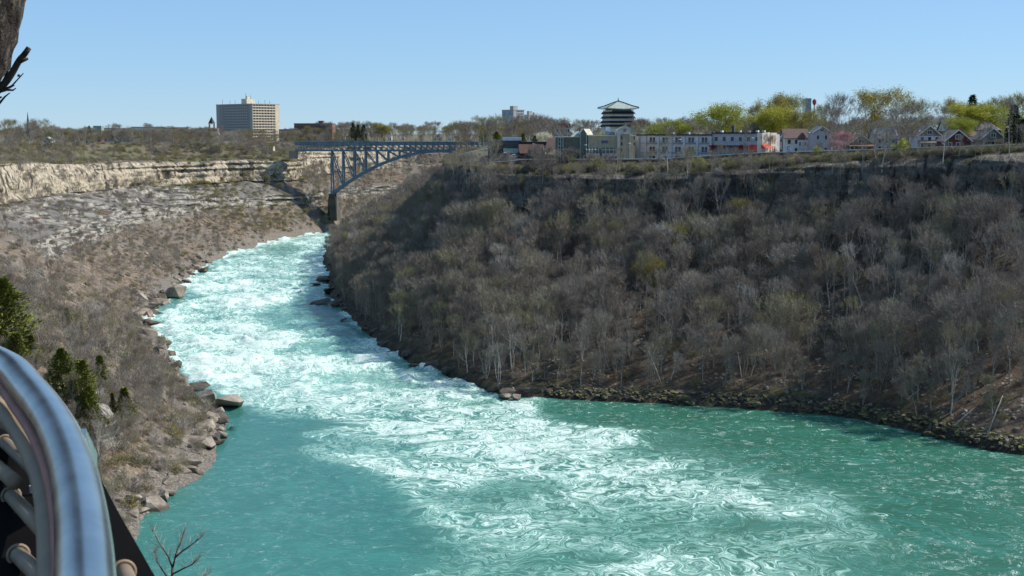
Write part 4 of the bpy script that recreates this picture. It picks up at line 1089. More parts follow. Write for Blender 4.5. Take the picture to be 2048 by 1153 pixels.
def house(px0, px1, ytop, Y, label, wall, roof, gable=True, hr=.42, depth=9, rz=0, wins=2, floors=1, porch=False, name='gabled_house', chimney=None, hip=False, fr=WHT, attic=True, gablem=None, over=.5):
    e, w, h = site(px0, px1, ytop, Y, rz, name, label, 'house'); hw = h*(1-hr); m = MB()
    m.box(-w/2, w/2, 0, depth, 0, hw)
    if gable and not hip: 
        if gablem: m.mi = 1
        m.prism([(-w/2, hw), (w/2, hw), (0, h-.12)], .02, depth-.02)
    m.build('wall', [wall, gablem] if gablem else wall, e); r = MB(); o_ = over; t = .22
    if hip:
        rw = max(.5, w/2-h*hr*1.1)
        r.add([(-w/2-o_,-o_,hw),(w/2+o_,-o_,hw),(w/2+o_,depth+o_,hw),(-w/2-o_,depth+o_,hw),(-rw,depth/2,h),(rw,depth/2,h)], [(0,1,5,4),(1,2,5),(2,3,4,5),(3,0,4),(3,2,1,0)])
    elif gable:
        sl_ = (h-hw)/(w/2)
        for s_ in (-1, 1):
            pts = [(s_*(w/2+o_), hw-o_*sl_), (0, h), (0, h+t), (s_*(w/2+o_), hw-o_*sl_+t)]
            if s_ > 0: pts = pts[::-1]
            r.prism(pts, -o_, depth+o_)
        f = MB()
        for s_ in (-1, 1):   # barge boards
            f.bar((s_*(w/2+o_), -o_-.08, hw-o_*sl_+t*.4), (s_*.06, -o_-.08, h+t*.4), .12, .32)
        f.build('barge_board', fr, e)
    else:
        for s_, yy in ((-1, 0), (1, depth)):
            m2 = [(-w/2-o_, yy+s_*o_, hw-.1), (w/2+o_, yy+s_*o_, hw-.1), (w/2+o_, depth/2, h), (-w/2-o_, depth/2, h)]
            vs = m2 + [(p[0], p[1], p[2]+t) for p in m2]
            r.add(vs, [(0,1,2,3),(7,6,5,4),(0,4,5,1),(1,5,6,2),(2,6,7,3),(3,7,4,0)])
        g = MB(); 
        if gablem or wall:
            for x_ in (-w/2, w/2):
                g.add([(x_,0,hw),(x_,depth,hw),(x_,depth/2,h),(x_*.98,0,hw),(x_*.98,depth,hw),(x_*.98,depth/2,h)], [(0,1,2),(5,4,3),(0,2,5,3),(2,1,4,5),(1,0,3,4)])
            g.build('gable', gablem or wall, e)
    r.build('roof', roof, e)
    fh = hw/floors; ww = min(1.3, w*.13); wh = min(1.6, fh*.5)
    for f_ in range(floors):
        for k in range(wins):
            x = (-w/2 + w*(k+.5)/wins)*.92
            if f_ == 0 and k == wins-1: 
                dd = MB(); dd.box(x-.5, x+.5, -.06, .05, .3, 2.5); dd.build('door', DBR, e); continue
            win(e, x, f_*fh+fh*.36, ww, wh, 0, fr=fr)
        win(e, w/2, f_*fh+fh*.36, ww, wh, depth*.35, R(90), fr=fr)
    if gable and not hip and attic: win(e, 0, hw+(h-hw)*.18, ww*1.4, (h-hw)*.38, 0, fr=fr, bars=1)
    if porch:
        p = MB(); p.box(-w*.46, w*.46, -2.2, -.1, 2.7, 2.85)
        p.add([(-w*.48,-2.4,2.85),(w*.48,-2.4,2.85),(w*.48,-.02,3.7),(-w*.48,-.02,3.7),(-w*.48,-.02,2.85),(w*.48,-.02,2.85)], [(0,1,2,3),(0,3,4),(1,5,2),(0,4,5,1)]); p.build('porch_roof', roof, e)
        for x in (-w*.44, 0, w*.44):
            q = MB(); q.box(x-.1, x+.1, -2.1, -1.9, .4, 2.7); q.build('porch_post', fr, e)
    if chimney:
        c = MB(); c.box(w*.18, w*.18+.7, depth*.45, depth*.45+.7, hw, h+1.0); c.build('chimney', BRK, e)
    return e

# --- right plateau houses
house(1551, 1576, 273, 505, 'small pale blue-white house directly right of the cream motel end', PWH, PWH, hr=.35, wins=1, floors=1, depth=7)
e = house(1570, 1617, 259, 500, 'white house with red-brown roof right of the motel', PWH, RBR, gable=False, hr=.36, wins=3, floors=2, depth=8, chimney=False, name='white_house')
g = MB(); g.prism([(0.2, 5.9), (4.4, 5.9), (2.3, 8.7)], -.9, 3.8); g.mi = 0; g.build('front_gable', RBR, e); g = MB(); g.box(.35, 4.25, -.8, .02, 0, 5.9); g.build('front_bay', PWH, e); win(e, 1.2, 3.6, .5, 1.5, -.8); win(e, 3.4, 3.6, .5, 1.5, -.8)
house(1627, 1662, 254, 490, 'pale grey narrow house beside the pink blossom tree', LGR, SLT, hr=.2, wins=2, floors=2, depth=9)
house(1695, 1750, 271, 472, 'low brown gabled house with light orange barge boards', TPE, BRN, hr=.52, wins=3, floors=1, porch=True, fr=CRM)
house(1752, 1796, 257, 480, 'blue-grey roofed house partly hidden behind bare trees', LGR, SLT, gable=False, hr=.45, wins=3, floors=2)
house(1836, 1884, 253, 470, 'pale two-storey house with brown gable and white porch', PWH, TPE, hr=.40, wins=3, floors=2, porch=True, gablem=TPE, attic=True, depth=10)
house(1893, 1961, 241, 500, 'large dark brick house under a long slate-grey roof', DRED, SLT, gable=False, hr=.36, wins=4, floors=2, chimney=True, gablem=PWH, depth=10)
house(1926, 1962, 264, 480, 'white annex with pinkish roof between the dark red houses', PWH, RBR, gable=False, hr=.28, wins=2, floors=1, name='white_annex', depth=6)
house(1891, 1943, 261, 452, 'dark red gabled cottage with white trim facing the gorge', DRED, TPE, hr=.5, wins=3, floors=1, porch=False, chimney=True, depth=9)
house(1955, 2003, 241, 490, 'brown hip-roofed brick house behind the olive cottage', paint('dark_brick', (.10,.06,.05)), TPE, hip=True, hr=.34, wins=3, floors=2)
house(1962, 2012, 258, 450, 'olive green gabled cottage beside the street lamp', OLV, TPE, hr=.48, wins=3, floors=1, porch=True)
house(1232, 1262, 270, 590, 'small pale-roofed house behind the rooftop equipment', LGR, PGR, hr=.5, wins=2)
# --- small far houses
k = 0
for (px0, px1, yt, Y, wl, rf, lab) in (
    (622, 640, 268, 1430, LGR, SLT, 'grey-roofed house above the left end of the bridge'), (642, 655, 264, 1430, CRM, SLT, 'cream house right of the grey-roofed house above the bridge'),
    (672, 690, 266, 1430, PWH, RBR, 'white and red house above the bridge deck'), (574, 592, 262, 1430, BRK, DGR, 'dark brick house between the high-rise and the bridge'),
    (775, 783, 263, 1430, WHT, SLT, 'tiny white gable above the arch, left one'), (803, 809, 265, 1430, WHT, SLT, 'tiny white gable above the arch, right one'), (895, 902, 264, 1430, WHT, SLT, 'tiny white gable near the right end of the bridge'),
    (866, 884, 270, 1430, CRM, RBR, 'low tan roofed house near the right end of the bridge'), (100, 122, 256, 1150, CRM, TPE, 'tan house among bare trees at the far left'), (84, 104, 275, 1000, PWH, PWH, 'white-roofed shed among the trees at the far left'),
    (1043, 1056, 273, 760, WHT, PWH, 'white gable peeking behind the black-roofed building')):
    house(px0, px1, yt, Y, lab, wl, rf, hr=.4, wins=2, floors=1, depth=8, name='small_house')

# --- flat blocks
def block(px0, px1, ytop, Y, label, wall, roof=None, depth=12, rz=0, rows=1, cols=6, ww=.55, wh=.45, fr=None, gl=GL, name='low_building', cat='building', zb=None, parapet=.4, group=None):
    e, w, h = site(px0, px1, ytop, Y, rz, name, label, cat, group, zb); m = MB(); m.box(-w/2, w/2, 0, depth, 0, h-parapet); m.build('wall', wall, e)
    r = MB(); r.box(-w/2-.25, w/2+.25, -.25, depth+.25, h-parapet, h); r.build('roof', roof or wall, e)
    cw = w/cols; rh = (h-parapet)/rows
    if rows*cols <= 100:
        for i in range(rows):
            for j in range(cols): win(e, -w/2+cw*(j+.5), rh*i+rh*(1-wh)*.55, cw*ww, rh*wh, 0, fr=fr, gl=gl)
    return e, w, h
block(206, 268, 257, 1150, 'low building with blue-grey glass band and black flat roof on the left skyline', LGR, BLK, rows=2, cols=8, ww=.85, gl=GLB, depth=20)
e, w, h = block(262, 330, 254, 1130, 'long low brick building with dark roof left of the high-rise', CRM, BLK, rows=1, cols=12, depth=20)
block(326, 350, 256, 1120, 'square red brick block at the end of the long low building', BRK, DBR, rows=2, cols=4)
block(352, 374, 255, 1190, 'tan block behind the trees between brick block and clock tower', TAN, TPE, rows=1, cols=5)
block(187, 202, 252, 1110, 'small brick tower with copper-green top on the left skyline', BRK, GRN, rows=2, cols=2, depth=7, parapet=4)
block(394, 434, 257, 1230, 'long white roofed hall at the foot of the brick clock tower', PWH, WHT, rows=1, cols=8)
block(476, 506, 293, 1050, 'small cream building with dark windows below the high-rise', CRM, CRM, rows=1, cols=6, ww=.45, depth=8, zb=59)
block(509, 546, 291, 1060, 'cream building half hidden by bushes below the high-rise', CRM, CRM, rows=1, cols=7, ww=.4, depth=8, zb=60)
block(588, 664, 247, 1300, 'long brown brick building on the skyline right of the high-rise', paint('brown_brick', (.19,.11,.08)), SLT, rows=2, cols=14, depth=25)
block(558, 592, 259, 1310, 'dark low brick block touching the right side of the high-rise', paint('brown_brick', (.19,.11,.08)), DGR, rows=1, cols=6)
e, w, h = block(637, 646, 242, 1310, 'brick penthouse block on top of the long brown building', paint('brown_brick', (.19,.11,.08)), DBR, rows=1, cols=2, depth=8)
block(1112, 1140, 247, 900, 'building with red-brown mansard roof between hotel and twin towers', LGR, paint('maroon_roof', (.16,.045,.04)), rows=3, cols=5, parapet=3, depth=14)
block(1505, 1527, 236, 640, 'dark roofed block behind the trees above the motel end', DGR, DGR, rows=1, cols=3)

# high-rise: corner towards the viewer, grey side painted darker for its shade, cream balcony side sunlit
c0 = at_y(505, 285, 1350); ez = 66.0; H = at_y(505, 209, 1350).z - ez
e = empty('high_rise', (c0.x, 1350, ez), R(45), 'tall slab high-rise with cream balcony side and shaded grey side on the left skyline', 'apartment block')
LA, LB = 34.0, 68.0; fl = H/14
m = MB(); m.box(0, LA, 0, LB, 0, H); m.build('wall', paint('high_rise_shade_grey', (.36,.345,.32)), e)
m = MB()
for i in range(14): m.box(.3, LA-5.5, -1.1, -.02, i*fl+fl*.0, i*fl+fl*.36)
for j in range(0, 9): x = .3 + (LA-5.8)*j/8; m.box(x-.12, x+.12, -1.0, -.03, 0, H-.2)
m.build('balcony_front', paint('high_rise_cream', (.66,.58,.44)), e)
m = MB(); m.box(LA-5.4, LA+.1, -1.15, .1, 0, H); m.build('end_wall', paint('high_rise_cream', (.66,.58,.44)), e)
m = MB(); m.box(-.2, LA+.2, -1.2, LB+.2, H, H+.8); m.build('roof', CON, e)
for i in range(14):
    for j in range(7): win(e, .3+(LA-5.8)*(j+.5)/8 + (LA-5.8)/16, i*fl+fl*.42, 2.2, fl*.5, -.01, fr=None)
m = MB()
for i in range(14):
    for j in range(12): y = 6+(LB-22)*(j+.5)/12; m.box(-.12, .05, y-.9, y+.9, i*fl+fl*.35, i*fl+fl*.8)
    m.box(-.12, .05, LB-9, LB-7.5, i*fl+fl*.35, i*fl+fl*.8)
o = m.build('small_windows', GL, e); o['kind'] = 'stuff'
m = MB(); m.box(-.35, .02, LB-15, LB-11, 0, H); m.box(-.35, .02, 4.4, 6.2, 0, H); m.build('shaft', paint('high_rise_shaft', (.30,.29,.27)), e)
m = MB(); m.box(2, 12, 12, 22, H+.8, H+6); m.box(4, 7, 14, 17, H+6, H+9); m.build('lift_house', paint('high_rise_cream', (.66,.58,.44)), e)
m = MB()
for (x, y, a) in ((3, 60, 5), (6, 50, 4), (2, 34, 4), (5, 18, 11), (9, 15, 9), (20, 5, 4), (28, 8, 3), (12, 5, 3)): m.box(x-.12, x+.12, y-.12, y+.12, H+.8, H+.8+a)
m.build('antenna', DGR, e)

# twin apartment towers
def tower(px, Y, ytop, la, lb, label, rz, wallm, rows=12, cols=5):
    c = at_y(px, ytop, Y); z = 66.5; h = c.z-z; e = empty('apartment_tower', (c.x, Y, z), R(rz), label, 'tower block', 'apartment towers on the skyline')
    m = MB(); m.box(0, la, 0, lb, 0, h); m.build('wall', wallm, e); m = MB(); m.box(-.2, la+.2, -.2, lb+.2, h, h+.8); m.box(la*.1, la*.5, lb*.1, lb*.4, h+.8, h+5); m.build('roof', CON, e)
    fh = h/rows
    for i in range(rows):
        for j in range(cols): win(e, la*(.25+.7*(j+.5)/cols), i*fh+fh*.3, la*.7/cols*.6, fh*.55, 0, fr=None)
    m = MB(); m.box(-.15, .05, lb*.1, lb*.9, 1, h-1); m.build('glass_side', GLB, e)
tower(1027, 1500, 221, 16, 22, 'taller twin apartment tower with blue glass side', 38, LGR)
tower(1058, 1520, 231, 12, 14, 'shorter twin apartment tower right of the taller one', 38, CON)
tower(1068, 1500, 234, 5, 8, 'small step of the shorter apartment tower', 38, CON, 8, 2)
# far glass tower and slender red-topped tower
e, w, h = block(1611, 1623, 197, 1800, 'far blue glass hotel tower behind the olive trees', GLB, GLB, rows=14, cols=3, ww=.8, wh=.7, gl=GLB, depth=18, name='glass_tower', cat='tower')
c = at_y(1629, 198, 1500); e = empty('observation_tower', (c.x, 1500, 66), 0, 'slender dark tower with small red top right of the glass tower', 'tower'); h = c.z-66
m = MB(); m.tube([(0,0,0),(0,0,h*.85)], [1.3, .8], 8); m.build('shaft', LGR, e); m = MB(); m.tube([(0,0,h*.85),(0,0,h*.9),(0,0,h*.96),(0,0,h)], [.9, 2.3, 2.3, .4], 10); m.build('pod', paint('dull_red', (.3,.05,.05)), e)
# steeple, brick clock tower
c = at_y(55, 224, 1300); h = c.z-66; e = empty('church_steeple', (c.x, 1300, 66), 0, 'thin dark church spire on the far left skyline', 'spire')
m = MB(); m.box(-2.2, 2.2, -2.2, 2.2, 0, h*.42); m.build('tower', DGR, e); m = MB(); m.tube([(0,0,h*.42),(0,0,h*.5),(0,0,h)], [2.4, 1.7, .1], 8); m.build('spire', DGR, e); m = MB(); m.bar((-1.2,0,h*.6),(1.2,0,h*.6),.3,.3); m.build('cross_ledge', DGR, e)
c = at_y(423, 234, 1250); h = c.z-66; e = empty('clock_tower', (c.x, 1250, 66), R(20), 'red brick bell tower with pointed roof left of the high-rise', 'tower')
m = MB(); m.box(-2.6, 2.6, -2.6, 2.6, 0, h*.55); 
for s_ in (-1, 1):
    for s2 in (-1, 1): m.box(s_*2.2-.4, s_*2.2+.4, s2*2.2-.4, s2*2.2+.4, h*.55, h*.72)
m.build('tower', BRK, e); m = MB(); m.box(-2.8, 2.8, -2.8, 2.8, h*.72, h*.75); m.build('cornice', CON, e); m = MB(); m.tube([(0,0,h*.75),(0,0,h)], [3.4, .1], 4); m.build('roof', DBR, e)

# pagoda
c = at_y(1236.5, 195, 700); zb = 64.5; Hp = c.z-zb; s_ = 700/2560
e = empty('pagoda', (c.x, 700, zb), R(14), 'multi-tiered pagoda with green curved roof and spire behind the hotel', 'pagoda')
def zz_(py): return at_y(1236, py, 700).z-zb
W = 79*s_/2*.73
m = MB(); 
for (y0, y1, ww) in ((300, 253, .93), (250, 246, .9), (243, 237, .86), (234, 228, .84), (226, 221, .82)): m.box(-W*ww, W*ww, -W*ww, W*ww, zz_(y0), zz_(y1))
m.box(-W*.7, W*.7, -W*.7, W*.7, zz_(300), zz_(219)); m.build('wall', paint('pagoda_wall', (.58,.58,.52)), e)
for i, (py, ww) in enumerate(((253, 1.02), (245.5, 1.0), (236.5, .97), (227.5, .95))):
    m = MB(); z = zz_(py); a = W*ww; m.add([(-a,-a,z-.3),(a,-a,z-.3),(a,a,z-.3),(-a,a,z-.3),(-a*.9,-a*.9,z+.9),(a*.9,-a*.9,z+.9),(a*.9,a*.9,z+.9),(-a*.9,a*.9,z+.9)], [(3,2,1,0),(4,5,6,7),(0,1,5,4),(1,2,6,5),(2,3,7,6),(3,0,4,7)]); m.build('eave', BLK, e)
m = MB(); prof = [(1.06, 219.5), (1.04, 218), (.72, 213), (.42, 208.5), (.16, 205), (.03, 203.5)]
vs = []; fs = []
for (r_, py) in prof:
    a = W*r_*1.06; z = zz_(py); up = .5 if r_ > 1.03 else 0
    for (qx, qy) in ((-1,-1),(0,-1),(1,-1),(1,0),(1,1),(0,1),(-1,1),(-1,0)): vs.append((qx*a, qy*a, z + (up if qx and qy else 0)))
for i in range(len(prof)-1):
    for k_ in range(8): fs.append((i*8+k_, i*8+(k_+1)%8, (i+1)*8+(k_+1)%8, (i+1)*8+k_))
fs.append(tuple(range(7,-1,-1))); m.add(vs, fs); m.build('roof', PGR, e)
m = MB()
for (qx, qy) in ((-1,-1),(1,-1),(1,1),(-1,1)):
    m.tube([(qx*W*r_*1.06, qy*W*r_*1.06, zz_(py)+.25+(.5 if r_ > 1.03 else 0)) for (r_, py) in prof], .22, 4)
m.build('ridge', BLK, e)
m = MB(); m.tube([(0,0,zz_(204.5)),(0,0,zz_(202.5)),(0,0,zz_(200)),(0,0,zz_(195))], [.9,.55,.25,.05], 8); m.build('spire', BLK, e)
for k_ in range(7): win(e, -W*.7+W*1.4*(k_+.5)/7, zz_(225), 1.8, 1.0, -W*.82, fr=None)

# ---- motel (long three-storey front greyed in its paint for shade, lit end cream)
A = at_y(1268, 300, 520); B = at_y(1422, 300, 498); C = at_y(1527, 300, 484)
def wingf(P, Q, ytop, name, label):
    d = Vector((Q.x-P.x, Q.y-P.y, 0)); z = min(zp(P.x, P.y), zp(Q.x, Q.y))-.6
    e = empty(name, (P.x, P.y, z), math.atan2(d.y, d.x), label, 'motel'); return e, d.length, at_y((proj(P)[0]), ytop, P.y).z - z, at_y(proj(Q)[0], ytop, Q.y).z-z
e, Lw, h, _ = wingf(A, B, 269, 'motel_wing', 'long pale grey three-storey motel wing with paired dark windows')
dp = 13; m = MB(); m.box(0, Lw, 0, dp, 0, h-.5)
for k_ in range(6):
    x = Lw*(.16 + .168*k_); m.box(x-.35, x+.35, -.5, -.01, 0, h-.9)
m.build('wall', paint('motel_grey', (.55,.55,.57)), e); m = MB(); m.box(-.3, Lw+.2, -.5, dp+.3, h-.5, h); m.build('roof', BLK, e)
m = MB(); m.box(-.2, 2.9, -1.1, -.02, 0, h-.8); m.build('stair_tower', paint('motel_light', (.50,.50,.50)), e)
m = MB(); m.box(3, Lw, -.09, -.02, h*.66, h*.68); m.box(3, Lw, -.09, -.02, h*.33, h*.35); m.build('string_course', LGR, e)
for f_ in range(3):
    for k_ in range(5):
        x = Lw*(.245+.168*k_)
        for dx in (-.72, .72): win(e, x+dx, h*(.05+.33*f_), 1.1, 2.0, 0, fr=None)
        m = MB(); m.box(x-2.4, x+2.4, -.9, -.82, h*(.05+.33*f_)-.1, h*(.05+.33*f_)+.75)
        m = MB()
        for q in range(9): m.box(x-2.2+q*.55-.03, x-2.2+q*.55+.03, -.9, -.84, h*(.05+.33*f_)-.1, h*(.05+.33*f_)+.8)
        m.box(x-2.25, x+2.25, -.92, -.82, h*(.05+.33*f_)+.8, h*(.05+.33*f_)+.87); m.box(x-2.25, x+2.25, -.95, -.01, h*(.05+.33*f_)-.22, h*(.05+.33*f_)-.1); m.build('balcony', LGR, e)
for (x, y) in ((.38*Lw, 6), (.6*Lw, 5), (.93*Lw, 4)): m = MB(); m.box(x, x+1.2, y, y+1.2, h, h+.9); m.build('roof_vent', LGR, e)
e, Lw, h, _ = wingf(B, C, 265, 'motel_entrance_wing', 'darker grey motel wing with red awnings and small upper windows')
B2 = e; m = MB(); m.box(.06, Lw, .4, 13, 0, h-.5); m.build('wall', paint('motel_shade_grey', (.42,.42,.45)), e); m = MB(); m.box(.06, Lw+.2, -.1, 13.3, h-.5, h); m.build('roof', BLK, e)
for k_ in range(6): win(e, Lw*(.05+.155*k_+.04), h*.70, 1.2, 1.5, .4, fr=LGR)
m = MB(); m.box(.5, Lw*.70, -2.6, .38, h*.5, h*.55); m.build('canopy', paint('dark_maroon', (.07,.02,.02)), e)
for k_ in range(5): m = MB(); x = .8+k_*Lw*.165; m.box(x-.12, x+.12, -2.5, -2.3, 0, h*.5); m.build('canopy_post', LGR, e)
for (x0, x1) in ((.0, .9), (Lw*.555, Lw*.60), (Lw*.72, Lw*.80), (Lw*.81, Lw*.92)):
    m = MB(); zt = h*.58; zb_ = h*.38; m.prism([(0,0)]*0 or [(x0, zt), (x1, zt), (x1, zt-.1), (x0, zt-.1)], .1, .35) if False else m.add([(x0,.38,zt),(x1,.38,zt),(x1,-2.4,zb_),(x0,-2.4,zb_),(x0,.38,zb_),(x1,.38,zb_)], [(0,3,2,1),(0,4,3),(1,2,5),(4,5,2,3)]); m.build('awning', RED, e)
for k_ in range(5): m = MB(); x = Lw*(.04+.135*k_); m.box(x, x+2.1, .3, .42, .4, 2.9); m.build('shop_window', GL, e)
m = MB(); m.box(Lw*.27, Lw*.27+1, 5, 6.2, h, h+2.6); m.build('chimney', DGR, e)
for x in (.1, .45, .62, .78, .9): m = MB(); m.box(Lw*x, Lw*x+.9, 3, 4, h, h+.7); m.build('roof_vent', WHT, e)
# cream end block, sunlit side turned to the right
P = at_y(1524, 300, 476); z = zp(P.x, P.y)-.6; h = at_y(1540, 266, 474).z-z
e = empty('motel_end_block', (P.x, P.y, z), R(38), 'cream end block of the motel with tall orange-brown window strips', 'motel')
cream = paint('motel_cream', (.70,.62,.49)); m = MB(); m.box(0, 4.2, 0, 2.4, 0, h-.02); m.box(4.2, 5.0, .8, 2.4, 0, h+.2); m.box(5.0, 8.2, 0, 2.6, 0, h); m.build('wall', cream, e)
for x in (5.9, 7.1):
    for z_ in (.12, .56): win(e, x, h*z_, .38, h*.34, 0, fr=None, gl=paint('orange_panel', (.30,.12,.06)))
m = MB(); m.add([(-.6,-.1,h*.55),(3.6,-.1,h*.55),(3.6,-2.4,h*.38),(-.6,-2.4,h*.38),(-.6,-.1,h*.38),(3.6,-.1,h*.38)], [(0,3,2,1),(0,4,3),(1,2,5),(4,5,2,3)]); m.build('awning', RED, e)
for x in (-.4, 3.4): m = MB(); m.box(x-.08, x+.08, -2.3, -2.14, 0, h*.38); m.build('awning_post', WHT, e)
# sign right of it: white square with a dark red ring cut by a diagonal
c = at_y(1577, 302, 470); z = zp(c.x, 470); e = empty('motel_sign', (c.x, 470, z-.1), R(5), 'square white sign with a green and red ring beside a dark pole', 'sign')
hs = at_y(1577, 291, 470).z-z; m = MB(); m.box(-.95, .95, -.12, .12, hs-2.0, hs); m.build('panel', WHT, e); m = MB(); m.box(-.1, .1, -.1, .1, 0, hs-2.0); m.build('post', DGR, e)
m = MB()
for k_ in range(14):
    a = R(35+k_*22); a2 = R(35+(k_+1)*22); 
    if k_ == 13: break
    m.mi = 1 if k_ > 7 else 0
    m.bar((math.cos(a)*.62, -.14, hs-1+math.sin(a)*.62), (math.cos(a2)*.62, -.14, hs-1+math.sin(a2)*.62), .05, .26)
m.build('ring_mark', [DGR, RED], e)

# ---- tan hotel with green glass front, gable atrium and clock gable
Yh = 505
def X(px): return at_y(px, 300, Yh).x
def Zt(py): return at_y(1200, py, Yh).z
zb = 64.6-.5
e = empty('gorge_hotel', (X(1190), Yh, zb), 0, 'tan hotel with glass gable, stepped wings and round emblem on its stair gable', 'hotel'); ox = X(1190)
hx = lambda px: X(px)-ox
hz = lambda py: Zt(py)-zb
m = MB(); m.box(hx(1176), hx(1236), 0, 14, 0, hz(273)); m.box(hx(1259.5), hx(1270), .3, 14, 0, hz(272)); m.build('wall', TAN, e)
m = MB(); m.box(hx(1112), hx(1161), .2, 13, 0, hz(275)); m.build('glass_wing', paint('olive_glass', (.115,.115,.085), rough=.35), e)
m = MB(); m.box(hx(1176), hx(1236), -.3, 14.2, hz(273), hz(271)); m.box(hx(1112)-.2, hx(1161), 0, 13.2, hz(275), hz(273.5)); m.box(hx(1259.6), hx(1272), 0, 14.2, hz(272), hz(270)); m.build('cornice', CRM, e)
for f_ in range(4):
    for k_ in range(9): 
        if hx(1114)+k_*1.1 < hx(1159): win(e, hx(1115.5)+k_*1.05*.95, hz(320)+f_*2.15+.3, .62, 1.3, .2, fr=None, gl=GLG)
m = MB()
for px in (1116, 1121, 1126): m.box(hx(px)-.12, hx(px)+.12, -.4, .1, 0, hz(271) if px != 1121 else hz(275))
for py in (276, 284, 292, 300, 308): m.box(hx(1116), hx(1126), -.3, -.1, hz(py)-.1, hz(py)+.1)
for px in (1118.5, 1123.5): m.bar((hx(px-2.4), -.2, hz(274)), (hx(px), -.2, hz(267)), .15, .15); m.bar((hx(px), -.2, hz(267)), (hx(px+2.4), -.2, hz(274)), .15, .15)
m.build('lattice_frame', paint('pale_green_metal', (.38,.45,.40)), e)
# atrium gable
m = MB(); m.box(hx(1160), hx(1172), -.8, 6, 0, hz(268)); m.prism([(hx(1160), hz(268)), (hx(1172), hz(268)), (hx(1166), hz(259))], -.8, 6); m.build('atrium_glass', glassm('atrium_glass', (.07,.10,.09)), e)
m = MB()
for px in (1159.4, 1171.6): m.box(hx(px), hx(px)+.3, -1.0, -.5, 0, hz(268))
m.bar((hx(1159.2), -.95, hz(268)), (hx(1165.8), -.95, hz(258.2)), .3, .3); m.bar((hx(1172.4), -.95, hz(268)), (hx(1165.8), -.95, hz(258.2)), .3, .3); m.build('atrium_frame', PGR, e)
m = MB(); m.add([(hx(1165.8), -1, hz(257.6)), (hx(1172.8), -1, hz(268.6)), (hx(1172.8), 9, hz(268.6)), (hx(1165.8), 9, hz(257.6)), (hx(1159), -1, hz(268.6)), (hx(1159), 9, hz(268.6))], [(0,1,2,3),(0,3,5,4)]); m.build('atrium_roof', paint('cream_metal_roof', (.70,.64,.50)), e)
m = MB(); m.add([(hx(1142), 6, hz(274)), (hx(1160), 6, hz(274)), (hx(1160), 10, hz(262)), (hx(1153), 10, hz(264))], [(0,1,2,3)]); m.add([(hx(1142), 14, hz(274)), (hx(1160), 14, hz(274)), (hx(1160), 10, hz(262)), (hx(1153), 10, hz(264))], [(3,2,1,0)]); m.build('side_roof', PGR, e)
m = MB(); m.box(hx(1171), hx(1187), 7, 9.5, hz(273), hz(259.5)); m.add([(hx(1166), 6.5, hz(258)), (hx(1181), 6.5, hz(258)), (hx(1187), 2.2, hz(270)), (hx(1172), 2.2, hz(270))], [(0,3,2,1)]); m.build('sloped_roof', paint('cream_metal_roof', (.70,.64,.50)), e)
# stair gable with emblem
m = MB(); m.box(hx(1234), hx(1239.5), -1.6, 8, 0, hz(260)); m.box(hx(1258), hx(1260.2), -1.6, 8, 0, hz(260)); m.box(hx(1239.5), hx(1258), -1.6, 8, hz(269), hz(260)); m.prism([(hx(1234), hz(260)), (hx(1260.2), hz(260)), (hx(1248), hz(253.2))], -1.6, 8); m.build('stair_gable', paint('pale_stone', (.50,.49,.44)), e)
m = MB(); m.box(hx(1239.5), hx(1258), -1.2, 8, 0, hz(269)-.02); m.build('stair_wall', TAN, e)
for py in (279, 291, 303): win(e, hx(1242.5), hz(py), .65, 1.15, -1.2, fr=None)
for py in (279, 291): win(e, hx(1268.5), hz(py), .6, 1.0, .3, fr=None)
m = MB(); m.bar((hx(1233), -1.7, hz(260.4)), (hx(1248), -1.7, hz(252.4)), .5, .35); m.bar((hx(1261), -1.7, hz(260.4)), (hx(1248), -1.7, hz(252.4)), .5, .35); m.build('gable_coping', CRM, e)
m = MB(); m.tube([(hx(1248.5), -1.72, hz(260.6)), (hx(1248.5), -1.6, hz(260.6))], .62, 16); m.mi = 1; m.tube([(hx(1248.5), -1.78, hz(260.6)), (hx(1248.5), -1.6, hz(260.6))], .42, 16); m.build('round_emblem', [paint('rose_stone', (.30,.16,.13)), paint('mauve', (.28,.24,.30))], e)
m = MB(); m.box(hx(1252), hx(1252)+.2, 3, 3.2, hz(257), hz(247)); m.build('vent_pipe', LGR, e)
sg = MB(); sg.box(hx(1202.5), hx(1215.5), -.16, .0, hz(287), hz(281.5)); sg = sg.build('name_panel', paint('slate_blue_panel', (.085,.10,.15)), e)
m = MB()
for r_ in range(2):
    for q in range(6): m.box(hx(1203.5)+q*.40, hx(1203.5)+q*.40+.24, -.2, -.155, hz(284+r_*2.4), hz(282.4+r_*2.4))
m.build('raised_lettering', paint('dull_letter', (.17,.19,.26)), sg)
